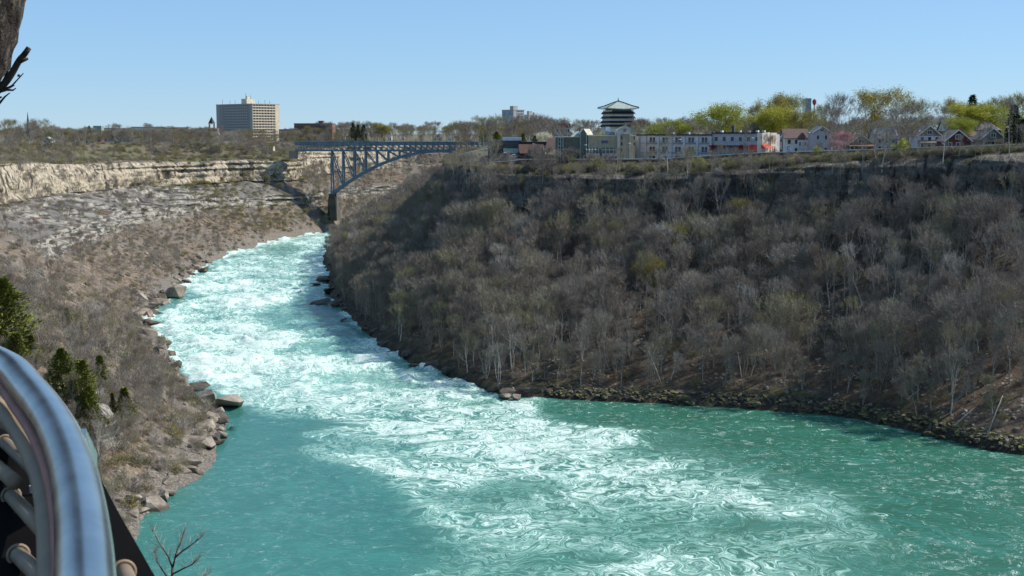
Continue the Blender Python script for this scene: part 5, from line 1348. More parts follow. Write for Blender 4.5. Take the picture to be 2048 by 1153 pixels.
# conservatories and balcony
for (a, b_) in ((1172, 1199), (1203, 1236)):
    m = MB(); m.box(hx(a), hx(b_), -3.2, -.02, 0, .2); m.box(hx(a), hx(b_), -3.4, -3.1, hz(313), hz(307)); m.box(hx(a), hx(b_), -3.2, -.02, hz(313), hz(312)); m.build('balcony_wall', LGR, e)
    m = MB(); m.add([(hx(a),-3,hz(307)),(hx(b_)-.6,-3,hz(307)),(hx(b_)-.6,-3,hz(300)),(hx(a),-3,hz(300)),(hx(b_)-.6,-.03,hz(296)),(hx(a),-.03,hz(296)),(hx(b_)-.6,-.03,hz(307)),(hx(a),-.03,hz(307))], [(0,1,2,3),(3,2,4,5),(1,6,4,2),(0,3,5,7)]); m.build('conservatory_glass', GLG, e)
    m = MB()
    for q in range(5): x = hx(a)+(hx(b_)-.6-hx(a))*q/4; m.bar((x,-3.03,hz(307)),(x,-3.03,hz(300)),.1,.1); m.bar((x,-3.03,hz(300)),(x,-.05,hz(295.8)),.1,.1)
    m.bar((hx(a),-3.03,hz(300)),(hx(b_)-.6,-3.03,hz(300)),.14,.14); m.build('conservatory_frame', WHT, e)
    m = MB()
    for q in range(4): x = hx(a)+.4+(hx(b_)-.8-hx(a))*q/3; m.box(x-.15, x+.15, -3.2, -2.9, .2, hz(313))
    m.build('balcony_column', LGR, e)
m = MB(); m.box(hx(1212), hx(1219), 4, 7, hz(271), hz(263)); m.build('rooftop_unit', paint('blue_grey_metal', (.20,.26,.32), metal=.3), e)
m = MB(); m.box(hx(1221), hx(1231), 4, 7, hz(271), hz(264)); m.build('rooftop_unit', paint('blue_grey_metal', (.20,.26,.32), metal=.3), e)
m = MB(); m.box(hx(1215), hx(1223), 7.5, 9, hz(271), hz(254)); m.build('rooftop_unit', PWH, e)

# ---- black flat building with white roof section, brown-gabled restaurant, ramp
e, w, h = block(976, 1008, 281, 560, 'low dark flat-roofed building left of the white roof section', paint('dark_olive_wall', (.06,.06,.055)), SLT, rows=2, cols=5, depth=14)
e, w, h = block(1006, 1042, 275.5, 556, 'black-fronted building with pale blue-white flat roof edge', DGR, paint('pale_blue_fascia', (.48,.56,.60)), rows=1, cols=4, ww=.8, wh=.6, depth=12, parapet=1.3)
m = MB(); m.box(-3.4, 3.0, -1.5, -.1, .3, 2.2); m.build('porch', DGR, e); m = MB(); m.add([(-3.8,-.1,4.2),(3.2,-.1,4.2),(3.0,-2.2,2.2),(-3.6,-2.2,2.2)], [(0,3,2,1)]); m.build('awning', PGR, e)
e, w, h = block(1040, 1092, 284, 550, 'long black roofed building behind the brown gabled restaurant', DGR, BLK, rows=1, cols=6, depth=10, parapet=1.5)
e, w, h = site(1036, 1090, 289, 535, 0, 'gabled_restaurant', 'restaurant with brown steep mansard gables facing the parking lot', 'restaurant')
m = MB(); m.box(-w/2, w/2, 0, 9, 0, h*.5); m.build('wall', DBR, e)
for (xa, xb) in ((-.48, -.08), (-.10, .14), (.12, .46)):
    m = MB(); x0, x1 = xa*w, xb*w; m.add([(x0+.5,-.6,h*.42),(x1-.5,-.6,h*.42),(x1,1.8,h),(x0,1.8,h),(x0,9,h*.5),(x1,9,h*.5)], [(0,1,2,3),(3,2,5,4),(0,3,4),(1,5,2)]); m.build('roof', RBR if xa > -.2 else BRN, e)
for k_ in range(5): win(e, -w*.4+k_*w*.2, .7, 1.3, 1.3, 0, fr=None)
for k_ in range(2): m = MB(); x = (-.02, .40)[k_]*w; m.prism([(x, h*.35), (x+1.3, h*.35), (x+.65, h*.8)], -.9, 1.2); m.build('dormer', WHT if 0 else LGR, e)
e, w, h = site(1091, 1112, 277, 530, 0, 'brown_roofed_annex', 'tall brown-roofed annex with a cream awning between restaurant and hotel', 'building')
m = MB(); m.box(-w/2, w/2, 0, 8, 0, h*.5); m.build('wall', DBR, e); m = MB(); m.add([(-w/2-.2,-.4,h*.45),(w/2,-.4,h*.45),(w/2,4,h),(-w/2+1.0,4,h),(-w/2-.2,8,h*.45),(w/2,8,h*.45)], [(0,1,2,3),(3,2,5,4),(0,3,4),(1,5,2)]); m.build('roof', RBR, e)
m = MB(); m.add([(-w/2,-.45,h*.48),(w/2-.1,-.45,h*.48),(w/2-.1,-1.9,h*.28),(-w/2-.3,-1.9,h*.28),(-w/2,-.45,h*.26),(w/2-.1,-.45,h*.26)], [(0,3,2,1),(2,3,4,5),(0,4,3),(1,2,5)]); m.build('awning', paint('cream_canvas', (.72,.64,.46)), e); win(e, 0, .4, 2.2, 1.1, 0, fr=None)
# ramp
pts = []
for (px, yt, yb, Y) in ((910, 311, 318, 690), (940, 304.5, 318, 660), (965, 299.5, 316, 640), (982, 296, 306, 625)):
    t_ = at_y(px, yt, Y); b_ = at_y(px, yb, Y); pts.append((t_, b_))
e = empty('highway_ramp', (pts[1][0].x, 660, zp(pts[1][0].x, 660)), 0, 'sloping pale concrete ramp wall rising behind the parking lot', 'ramp'); L = e.location
m = MB(); vs = []; fs = []
for (t_, b_) in pts:
    for off in (0, 7): vs += [(b_.x-L.x, b_.y-L.y+off, b_.z-L.z-1.5), (t_.x-L.x, t_.y-L.y+off, t_.z-L.z)]
for i in range(3):
    a = i*4; c_ = a+4; fs += [(a, c_, c_+1, a+1), (a+1, c_+1, c_+3, a+3), (a+2, a+3, c_+3, c_+2)]
fs += [(0,1,3,2), (12,14,15,13)]; m.add(vs, fs); m.build('wall', paint('ramp_concrete', (.52,.48,.40)), e)
m = MB()
for i in range(3): m.bar(Vector(vs[i*4+1])+Vector((0,.1,.5)), Vector(vs[i*4+5])+Vector((0,.1,.5)), .15, .15)
for i in range(9):
    q = i/8*2.98; j = int(q); f = q-j; p_ = Vector(vs[j*4+1]).lerp(Vector(vs[j*4+5]), f); m.bar(p_+Vector((0,.1,0)), p_+Vector((0,.1,.5)), .1, .1)
m.build('railing', paint('rust_rail', (.30,.17,.08)), e)

# ================================================================== arch bridge
Yb = 1000
def BX(px): return at_y(px, 300, Yb).x
def BZ(py): return at_y(760, py, Yb).z
xl, xr = BX(592), 48.0; zdeck = BZ(283.5); zl0 = BZ(291); zl1 = BZ(300)
sx_l, sz_l = BX(664), BZ(388); crown = BX(884); zc = BZ(302.5); hs = crown-sx_l; sx_r = crown+hs
e = empty('arch_bridge', (sx_l, Yb, sz_l), 0, 'two-level blue-grey steel arch bridge spanning the gorge', 'bridge'); O = Vector((sx_l, Yb, sz_l))
def az(x): 
    u = (x-crown)/hs; return zc-(zc-sz_l)*u*u
def loc(m_, name, mat, par=e, **kw):
    m_.v = [(v[0]-O.x, v[1]-O.y, v[2]-O.z) for v in m_.v]; return m_.build(name, mat, par, **kw)
wb = 8.0
m = MB(); m.box(xl, xr, Yb-wb/2, Yb+wb/2, zl0+.9, zdeck-.5); loc(m, 'upper_deck', STD)
m = MB(); m.box(xl, xr, Yb-wb/2-.25, Yb-wb/2, zl0, zdeck-.3); m.box(xl, xr, Yb-wb/2-.35, Yb-wb/2, zdeck-.3, zdeck-.05); loc(m, 'side_girder', STL)
m = MB(); m.box(xl, xr, Yb+wb/2, Yb+wb/2+.25, zl0, zdeck-.3); loc(m, 'side_girder', STL)
m = MB(); m.box(xl, xr, Yb-wb/2-.2, Yb+wb/2+.2, zl1-1.1, zl1); m.box(xl, xr, Yb-wb/2-.4, Yb-wb/2-.2, zl1-1.2, zl1+.35); loc(m, 'lower_deck', STL)
m = MB()
x = xl
while x < xr: m.bar((x, Yb-wb/2-.2, zdeck), (x, Yb-wb/2-.2, zdeck+1.2), .09, .09); x += 2.1
m.bar((xl, Yb-wb/2-.2, zdeck+1.2), (xr, Yb-wb/2-.2, zdeck+1.2), .12, .12); m.bar((xl, Yb-wb/2-.2, zdeck+.6), (xr, Yb-wb/2-.2, zdeck+.6), .08, .08); loc(m, 'railing', STL)
step = 8.75; n1 = 0
for side_ in (-1, 1):
    yy = Yb+side_*(wb/2+.0); ys = Yb+side_*(wb/2+3.2)   # ribs lean outwards at the foot
    def ry(x, z): return yy + (ys-yy)*max(0, (zl1-z)/(zl1-sz_l))
    P_ = [Vector((sx_l+(sx_r-sx_l)*k_/30, 0, 0)) for k_ in range(31)]
    m = MB()
    for k_ in range(30):
        a, c_ = P_[k_], P_[k_+1]; a = Vector((a.x, 0, az(a.x))); c_ = Vector((c_.x, 0, az(c_.x))); a.y = ry(0, a.z); c_.y = ry(0, c_.z)
        m.bar(a, c_, 1.1, 2.2)
    loc(m, 'arch_rib', STL)
    k_ = 0; x = sx_l
    while x < sx_r+.1:
        za = az(x)
        if zl1-.9-za > .6:
            m = MB(); m.bar((x, ry(0, za), za), (x, yy, zl1-.9), 1.05, 1.0); loc(m, 'spandrel_column', STL)
            x2 = x+step if x < crown-step*.5 else x-step
            z2 = az(x2)
            if sx_l <= x2 <= sx_r and zl1-.9-z2 > .3:
                m = MB(); m.bar((x, yy, zl1-.9), (x2, ry(0, z2), z2), .7, .7); loc(m, 'diagonal_brace', STL)
                if zl1-za > 20: m = MB(); zm = za+(zl1-za)*.5; zm2 = zm; m.bar((x, ry(0, zm), zm), (x2, ry(0, zm2), zm2), .45, .45); loc(m, 'strut', STL)
        k_ += 1; x += step
    x = xl+3
    while x < xr:
        m = MB(); m.bar((x, yy, zl1), (x, yy, zl0), .5, .5); 
        if x > sx_l-2 and x < crown+60: m.bar((x, yy, zl0), (x+step*.5, yy, zl1), .4, .4)
        loc(m, 'post', STL); x += (step*.5 if x > sx_l-2 else 2.2)
m = MB(); x = sx_l
while x < sx_r+.1:
    za = az(x)
    if zl1-za > 3:
        a = (x, Yb-wb/2-3.2*(zl1-za)/(zl1-sz_l), za); b_ = (x, Yb+wb/2+3.2*(zl1-za)/(zl1-sz_l), za); m.bar(a, b_, .4, .4)
        if zl1-za > 8: m.bar(a, (x, Yb+wb/2, zl1-1), .35, .35); m.bar(b_, (x, Yb-wb/2, zl1-1), .35, .35)
    x += step
loc(m, 'cross_bracing', STL)
m = MB(); m.add([(sx_l-1, Yb-8, 8), (sx_l+4, Yb-8, 8), (sx_l+2.5, Yb-7, sz_l-2), (sx_l-2.5, Yb-7, sz_l-2), (sx_l-6, Yb+9, 8), (sx_l+5, Yb+9, 8), (sx_l+2.5, Yb+7, sz_l-2), (sx_l-2.5, Yb+7, sz_l-2)], [(0,1,2,3),(1,5,6,2),(5,4,7,6),(4,0,3,7),(3,2,6,7)]); m.box(sx_l-2, sx_l+2, Yb-8, Yb-4, sz_l-2, sz_l+.2); m.box(sx_l-2, sx_l+2, Yb+4, Yb+8, sz_l-2, sz_l+.2); loc(m, 'pier', paint('dark_concrete', (.085,.07,.052), var=.3, scale=.2))  # left pier in dark brown concrete so it stands out less
m = MB(); m.box(sx_r-3, sx_r+4, Yb-8, Yb+8, 12, sz_l+.3); loc(m, 'pier', CON)
m = MB(); m.box(xl-5, xl+1.0, Yb-4, Yb+5, 56, zl1-.9); loc(m, 'abutment', TPE)
m = MB(); m.box(xr-1.5, xr+6, Yb-5, Yb+5, 50, zl1-.9); loc(m, 'abutment', CON)
# ================================================================== rocks
def rockmat(name, c1, c2, moss=0.0):
    b = NB(name); p = b.obj(); oi = b.n('ShaderNodeObjectInfo').outputs['Random']
    n = b.noise(.8, 5, .65, p); n2 = b.noise(4.5, 4, .7, p); geo = b.n('ShaderNodeNewGeometry'); sz = b.n('ShaderNodeSeparateXYZ'); b.set(sz.inputs[0], geo.outputs['Normal'])
    c = b.mix(b.ramp(n, .32, .68), c1, c2); c = b.mix(b.math('MULTIPLY', b.ramp(n2, .55, .7), .5), c, tuple(x*.45 for x in c1))
    pos = b.n('ShaderNodeSeparateXYZ'); b.set(pos.inputs[0], b.pos()); wet = b.ramp(pos.outputs[2], .9, .15); c = b.mix(b.math('MULTIPLY', wet, .75), c, (.03,.027,.022))
    if moss:
        mk = b.math('MULTIPLY', b.math('MULTIPLY', b.ramp(sz.outputs[2], .1, .7), b.ramp(n, .40, .52)), moss); c = b.mix(mk, c, b.mix(b.ramp(n2, .4, .6), (.13,.13,.03), (.25,.25,.06)))
    c = b.mix(b.math('MULTIPLY', oi, .4), c, b.mix(1.0, c, (.6,.58,.55), 'MULTIPLY'))
    b.base(c); b.rough(.85); b.bump(b.math('ADD', n, b.math('MULTIPLY', n2, .4)), .35); return b.m
RK = rockmat('shore_rock', (.15,.125,.10), (.36,.31,.25)); RKD = rockmat('dark_rock', (.05,.042,.035), (.15,.125,.10)); RKM = rockmat('mossy_rock', (.06,.05,.04), (.17,.145,.11), .9)
import bmesh
def rockmesh(seed, sx, sy, sz, n=16, mat=RK, sub=True):
    rg_ = random.Random(seed); bm = bmesh.new()
    for k in range(n):
        v = Vector((rg_.gauss(0,1), rg_.gauss(0,1), rg_.gauss(0,1))).normalized(); v = Vector([max(-.72, min(.72, c))/.72 for c in v]); bm.verts.new((v.x*sx*rg_.uniform(.8,1), v.y*sy*rg_.uniform(.8,1), v.z*sz*rg_.uniform(.75,1)))
    bmesh.ops.convex_hull(bm, input=bm.verts[:]); 
    for v in [v for v in bm.verts if not v.link_faces]: bm.verts.remove(v)
    bmesh.ops.bevel(bm, geom=bm.edges[:], offset=.025*min(sx, sy, sz), segments=1, affect='EDGES')
    me = bpy.data.meshes.new('rock'); bm.to_mesh(me); bm.free(); me.materials.append(mat); return me
RM = {m_: [rockmesh(i+{'g': 0, 'd': 50, 'm': 90}[m_], 1, random.Random(i).uniform(.6,1), random.Random(i+5).uniform(.45,.75), mat={'g': RK, 'd': RKD, 'm': RKM}[m_]) for i in range(7)] for m_ in 'gdm'}
rr = random.Random(5)
def rock(x, y, z, s, kind, label, group=None, rot=None, name='boulder', flat=1.0, k=None):
    o = bpy.data.objects.new(name, RM[kind][rr.randrange(7) if k is None else k]); COL.objects.link(o); o.location = (x, y, z)
    o.scale = (s*rr.uniform(.8,1.25), s*rr.uniform(.8,1.2), s*flat*rr.uniform(.8,1.1)); o.rotation_euler = rot or (rr.uniform(-.3,.3), rr.uniform(-.3,.3), rr.uniform(0,6.3))
    tag(o, label, 'boulder', group); return o
def rk(px, py, wpx, kind, label, flat=1.0, zc=0.0, rot=None, name='boulder', k=None):
    p = at_z(px, py, 0); s = wpx*p.y/2560*.68; return rock(p.x, p.y+s*.5, zc*s, s, kind, label, None, rot, name, flat, k)
rk(345, 597, 34, 'g', 'tilted block of rock standing alone in the white rapids', 1.5, .35, (.5,.25,.6), k=1)
rk(455, 815, 54, 'g', 'brown boulder in the water right of the calm inlet', .8, .2, k=2)
rk(391, 780, 48, 'd', 'low black slab awash in the foam', .35, .05)
rk(430, 812, 20, 'd', 'small dark rock left of the brown boulder', .8, .1)
rk(312, 560, 26, 'g', 'tall leaning slab at the left waterline upstream', 2.0, .7, (.3,.7,.2), k=3)
rk(300, 556, 22, 'g', 'second leaning slab touching the tall slab', 2.0, .8, (.2,.6,.5), k=4)
rk(372, 527, 34, 'g', 'flat-topped ledge rock at the left shore upstream', .7, .4)
rk(405, 545, 24, 'd', 'small round rock off the upstream ledge', .6, .1)
rk(312, 570, 22, 'g', 'low boulder at the foot of the leaning slabs', .8, .2)
rk(275, 612, 44, 'g', 'large pale cubic boulder at the left shore', 1.1, .5, (.05,.05,.3), k=5)
rk(302, 613, 22, 'd', 'dark cubic rock right of the pale cubic boulder', 1.1, .4, (.0,.1,.2))
rk(345, 575, 26, 'd', 'thin rock shelf just upstream of the tilted block', .3, .1)
rk(262, 640, 60, 'g', 'broad low rock shelf reaching into the rapids', .35, .2)
rk(300, 632, 34, 'd', 'outer tip of the broad rock shelf', .4, .1)
rk(282, 692, 76, 'g', 'huge smooth layered rock nose jutting toward the rapids', .75, .35, (.1,.25,.4), k=0)
rk(398, 838, 34, 'g', 'dark-topped rock at the inlet edge', .8, .3); rk(420, 850, 40, 'g', 'pale angular rock below the inlet', .8, .35)
rk(375, 862, 46, 'g', 'rounded tan boulder above the big pair', .9, .5); rk(405, 872, 50, 'g', 'brown slab over the big smooth pair', .7, .4)
rk(362, 906, 64, 'g', 'left half of the big smooth boulder pair at the near shore', .8, .35, k=6); rk(408, 902, 56, 'g', 'right half of the big smooth boulder pair at the near shore', .75, .3, k=2)
rk(338, 958, 48, 'g', 'square tan boulder at the near waterline', .8, .4); rk(378, 950, 30, 'd', 'dark pointed rock beside the square tan boulder', .6, .2)
rk(300, 1000, 34, 'g', 'low boulder among brush beside the railing', .8, .3); rk(440, 872, 18, 'd', 'small outlying rock below the brown boulder', .5, .1); rk(466, 858, 14, 'd', 'tiny rock farthest out by the inlet', .5, .1)
rk(442, 838, 22, 'g', 'small rock cluster member under the brown boulder', .7, .2)
rk(640, 610, 34, 'd', 'long flat ledge lying in the water at the right shore', .25, .12); rk(672, 612, 24, 'd', 'dark rock at the root of the flat ledge', .6, .3)
rk(648, 566, 28, 'd', 'dark rock mass at the bend of the right shore', .6, .3); rk(628, 572, 16, 'd', 'small dark rock off the right shore bend', .4, .2)
rk(688, 642, 14, 'd', 'dark rock awash below the flat ledge', .5, .1); rk(762, 690, 20, 'd', 'flat dark rock at the middle of the right shore', .4, .2); rk(830, 736, 22, 'd', 'flat tan-topped ledge at the right shore', .4, .25)
rk(1012, 798, 22, 'g', 'tan boulder at the tip of the right point', .8, .3); rk(1034, 800, 20, 'g', 'second tan boulder at the tip of the right point', .8, .3); rk(1048, 775, 40, 'd', 'big dark boulder under the trees at the right point', .8, .5)
def shore_rocks(side, s0, s1, n, kinds, smin, smax, label, group, back=4.0):
    S_ = BANK[side][4]; a, b_ = idx_range(S_, s0, s1); arc_ = np.concatenate([[0], np.cumsum(np.hypot(*np.diff(S_[a:b_+1, :2], axis=0).T)/(S_[a:b_, 1]**1.3))]); arc_ /= arc_[-1]
    for k in range(n):
        i = a+int(np.searchsorted(arc_, rr.random())); i = min(i, b_); u = S_[i,2:4]-S_[i,0:2]; W_ = np.hypot(*u); u = u/W_; d = rr.uniform(-.6, back)**1.0
        x, y, z = slope(side, i, max(0, d)/W_); x += rr.uniform(-1.5,1.5); s = rr.uniform(smin, smax)*(1.3 if d < 2 else .8)
        rock(float(x), float(y), max(-.05, float(z)*.9)+s*.12, s, rr.choice(kinds), label, group, flat=rr.uniform(.7,1))
shore_rocks('R', 2, 8.8, 100, 'mmmd', .55, 1.6, 'mossy boulder in the row lining the right shore of the calm pool', 'mossy boulders along the right shore', 4.2)
shore_rocks('R', 8.8, 15.5, 45, 'dd', .9, 2.3, 'dark wet boulder along the right shore of the rapids', 'dark boulders along the rapids', 4)
shore_rocks('L', 5.8, 10.6, 50, 'ggd', 1.0, 2.8, 'brown shore boulder along the near left bank', 'brown boulders on the near left shore', 8)
shore_rocks('L', 10.6, 15.5, 68, 'gd', 1.3, 3.6, 'pale boulder on the far left shore of the rapids', 'pale boulders on the far left shore', 8)
# scree blocks on the left talus: one uncountable scatter of stones
pr = []
for k in range(5):
    o = bpy.data.objects.new('stone', RM['g'][k]); pr.append((None, None, o, 1))
lst = []
for (x, y, z, t, s) in sample_bank('L', 6, 18, 2600, (.02, .5), lambda s, t, x, y, z: .35+.6*max(0, float(vn(np.array(x/9), np.array(y/9), seed=401)))):
    if vis(x, y, z, 1): lst.append((x, y, z, rr.uniform(.25, .95)*(1 if rr.random() > .1 else 2.0), rr.uniform(0, 6.3), 1.0, pr[rr.randrange(5)]))
mass('scree', lst, 'pale loose stones scattered over the left bank')
bpy.data.objects['scree']['label'] = 'pale loose stones scattered over the left bank'; bpy.data.objects['scree']['category'] = 'stones'
prm = [(None, None, bpy.data.objects.new('stone', RM['m'][k]), 1) for k in range(5)] + [(None, None, bpy.data.objects.new('stone', RM['d'][k]), 1) for k in range(2)]
lst = []
for (x, y, z, t, s) in sample_bank('R', 2, 10, 700, (.02, .3), lambda s, t, x, y, z: .9 if t < .14 else .25):
    lst.append((x, y, z, rr.uniform(.25, .9), rr.uniform(0, 6.3), 1.0, pr[rr.randrange(5)]))
a0_, b0_ = idx_range(RS, 2, 9)
for k in range(1500):
    i = rr.randint(a0_, b0_); t = .002+.045*rr.random(); x, y, z = slope('R', i, t); lst.append((float(x)+rr.uniform(-1,1), float(y)+rr.uniform(-.3,.3), max(0, float(z))+.05, rr.uniform(.3, 1.0), rr.uniform(0, 6.3), 1.0, rr.choice(prm)))
mass('shore_rubble', lst, 'brown rubble between the trees above the right shore')
bpy.data.objects['shore_rubble']['category'] = 'stones'

# fallen and leaning dead trunks on the right slope
dead = hue_mat('dead_wood', [(0, (.38,.34,.27)), (1, (.52,.48,.40))])
for i, (px0, py0, px1, py1, nm) in enumerate(((1905, 590, 1985, 632, 'long pale fallen trunk lying across the slope at the right'), (1905, 860, 1960, 818, 'pale dead trunk leaning up from the mossy rocks at the right'), (1860, 457, 1925, 478, 'bent pale trunk near the spruce'),
        (1240, 575, 1218, 600, 'short leaning dead trunk mid-slope'), (1280, 735, 1300, 690, 'thin slanting white trunk above the mossy shore'), (1310, 770, 1282, 700, 'white leaning trunk at the water edge woods'), (1500, 770, 1490, 700, 'upright white dead trunk above the shore'),
        (1820, 800, 1850, 785, 'short pale log beside the dark tree trio'), (1955, 880, 1990, 800, 'pale forked snag above the right mossy rocks'), (690, 395, 720, 392, 'pale log on the slope below the arch'), (745, 398, 800, 370, 'long pale log on the slope below the arch'), (1130, 640, 1165, 615, 'thin fallen log on the brown lower slope'), (1085, 610, 1100, 570, 'leaning grey trunk left of the budding tree'))):
    sd_ = 'R' if px0 > 820 or py0 > 450 else 'R'
    try: p0 = Vector(on_bank(sd_, px0, py0, 1.0, 2, 17)); 
    except Exception: continue
    d_ = p0.y/2560; p1 = Vector((p0.x+(px1-px0)*d_, p0.y+2, p0.z+(py0-py1)*d_*1.0+.3)); L = (p1-p0).length
    m = MB(); m.tube([(0,0,0), (p1-p0)*.5+Vector((0,0,.15*L*.2)), p1-p0], [.15, .12, .05], 6); m.tube([(p1-p0)*.6, (p1-p0)*.75+Vector((.6,0,1.1))], [.06, .02], 4)
    o = m.build('dead_trunk', dead, smooth=True); o.location = p0+Vector((0,0,.3)); tag(o, nm, 'log')

# ================================================================== cliff-top road, wall, lamps, cars
roadm = paint('asphalt', (.055,.055,.058), var=.2, scale=1.0)
a, b_ = idx_range(RS, 2.2, 12)
def rimoff(i, d):
    u = RS[i,2:4]-RS[i,0:2]; u = u/np.hypot(*u); return RS[i,2]+u[0]*d, RS[i,3]+u[1]*d
sel = list(range(a, b_, 3)); V = []; Qd = []
for i in sel:
    for d in (16.5, 18.5, 21, 24.0):
        x, y = rimoff(i, d); V.append((x, y, zp(x, y)+.22))
for i in range(len(sel)-1):
    for j in range(3): Qd.append((i*4+j, i*4+j+1, (i+1)*4+j+1, (i+1)*4+j))
o = mesh_np('cliff_top_road', V, Qd, roadm, smooth=True); tag(o, kind='structure')
m = MB(); c = MB()
top = []
for i in sel:
    x, y = rimoff(i, 14.6); z = zp(x, y); top.append(Vector((x, y, z)))
for p_, q_ in zip(top, top[1:]):
    m.bar(p_+Vector((0,0,.45)), q_+Vector((0,0,.45)), .45, 1.1); c.bar(p_+Vector((0,0,1.14)), q_+Vector((0,0,1.14)), .65, .3)
e = empty('parapet_wall', tuple(top[len(top)//2]), 0, 'low stone parapet with white coping along the right cliff-top road', 'wall'); O2 = e.location
for mm, nm, mt in ((m, 'wall', paint('parapet_stone', (.12,.085,.06))), (c, 'coping', paint('coping_white', (.66,.65,.60)))):
    mm.v = [(v[0]-O2.x, v[1]-O2.y, v[2]-O2.z) for v in mm.v]; mm.build(nm, mt, e)
LAMPM = paint('lamp_white', (.8,.8,.78)); POLEM = paint('galvanised_pole', (.33,.34,.34), metal=.4)
def lamp(px, ytop, Y, arm, label):
    p = at_y(px, ytop, Y); z = zp(p.x, Y); h = p.z-z; e = empty('street_lamp', (p.x-arm*.0, Y, z-.1), 0, label, 'street lamp')
    m = MB(); m.tube([(0,0,0),(0,0,h*.9),(arm*.3,0,h*.99),(arm,0,h)], [.11,.08,.06,.05], 6); m.build('pole', POLEM, e)
    m = MB(); s_ = 1 if arm > 0 else -1; m.tube([(arm,0,h-.02),(arm+s_*.35,0,h+.06),(arm+s_*.9,0,h+.0)], [.1,.2,.1], 6); m.build('lamp_head', LAMPM, e)
for l_ in ((2008, 254, 432, .8, 'street lamp rising beside the olive gabled cottage'), (2035, 250, 440, 1.2, 'street lamp at the right edge before the dark spruces'), (1830, 262, 448, 1.0, 'street lamp left of the pale two-storey house'), (1498, 276, 462, .9, 'street lamp in front of the red awnings'),
    (1367, 279, 478, -.9, 'street lamp before the left motel wing'), (1250, 287, 490, 1.3, 'street lamp before the hotel stair gable'), (1178, 290, 492, -.8, 'street lamp before the glass atrium'), (984, 294, 560, -.8, 'left parking lot lamp by the ramp'), (1015, 294, 560, -.8, 'middle parking lot lamp before the dark building'), (1080, 293, 545, .8, 'right parking lot lamp by the restaurant'), (1612, 266, 480, .8, 'street lamp right of the white house with brown roof')): lamp(*l_)
def pole(px, ytop, Y, r_, label, name, cat, mat):
    p = at_y(px, ytop, Y); z = zp(p.x, Y); m = MB(); m.tube([(0,0,-.5),(0,0,p.z-z)], [r_, r_*.7], 7); e = empty(name, (p.x, Y, z), 0, label, cat); m.build('pole', mat, e); return e, p.z-z
e, h = pole(1066, 287, 540, .07, 'white flagpole with pale flag in front of the restaurant', 'flagpole', 'flagpole', WHT)
m = MB(); vs = []; 
for k_ in range(7): vs += [(.05+k_*.22, .12*math.sin(k_*1.1), h-.1-.03*k_), (.05+k_*.22, .12*math.sin(k_*1.1), h-1.05-.05*k_)]
m.add(vs, [(i*2, i*2+1, i*2+3, i*2+2) for i in range(6)]); m.build('flag', paint('pale_flag', (.62,.50,.50)), e)
m = MB(); m.tube([(0,0,h),(0,0,h+.15)], .12, 8); m.build('finial', LAMPM, e)
e, h = pole(1566, 266, 462, .16, 'dark utility pole right of the motel end', 'utility_pole', 'pole', DBR); m = MB(); m.bar((-.9,0,h-.5),(.9,0,h-.5),.12,.12); m.build('crossarm', DBR, e)
e, h = pole(912, 290, 640, .12, 'pale pole left of the concrete ramp', 'utility_pole', 'pole', LGR); m = MB(); m.bar((-.5,0,h-.4),(.5,0,h-.4),.1,.1); m.build('crossarm', LGR, e)
# picket fence between trees before the pale grey house
pa, pb = 1600, 1715; e = None; fm = paint('pale_fence', (.42,.40,.33)); pts = []
for k_ in range(34):
    px = pa+(pb-pa)*k_/33; a2 = min(range(a, b_), key=lambda i: abs(proj((*rimoff(i, 16), 68))[0]-px)); x, y = rimoff(a2, 16.0); pts.append(Vector((x, y, zp(x, y))))
e = empty('paling_fence', tuple(pts[17]), 0, 'pale upright paling fence before the pale grey house', 'fence'); m = MB(); r_ = MB()
for p_ in pts: q = p_-pts[17]; m.bar(q+Vector((0,0,0)), q+Vector((0,0,1.9)), .16, .10)
for p_, q_ in zip(pts, pts[1:]):
    if (q_-p_).length > .05: r_.bar(p_-pts[17]+Vector((0,.06,1.5)), q_-pts[17]+Vector((0,.06,1.5)), .08, .1); r_.bar(p_-pts[17]+Vector((0,.06,.5)), q_-pts[17]+Vector((0,.06,.5)), .08, .1)
m.build('paling', fm, e); r_.build('rail', fm, e)

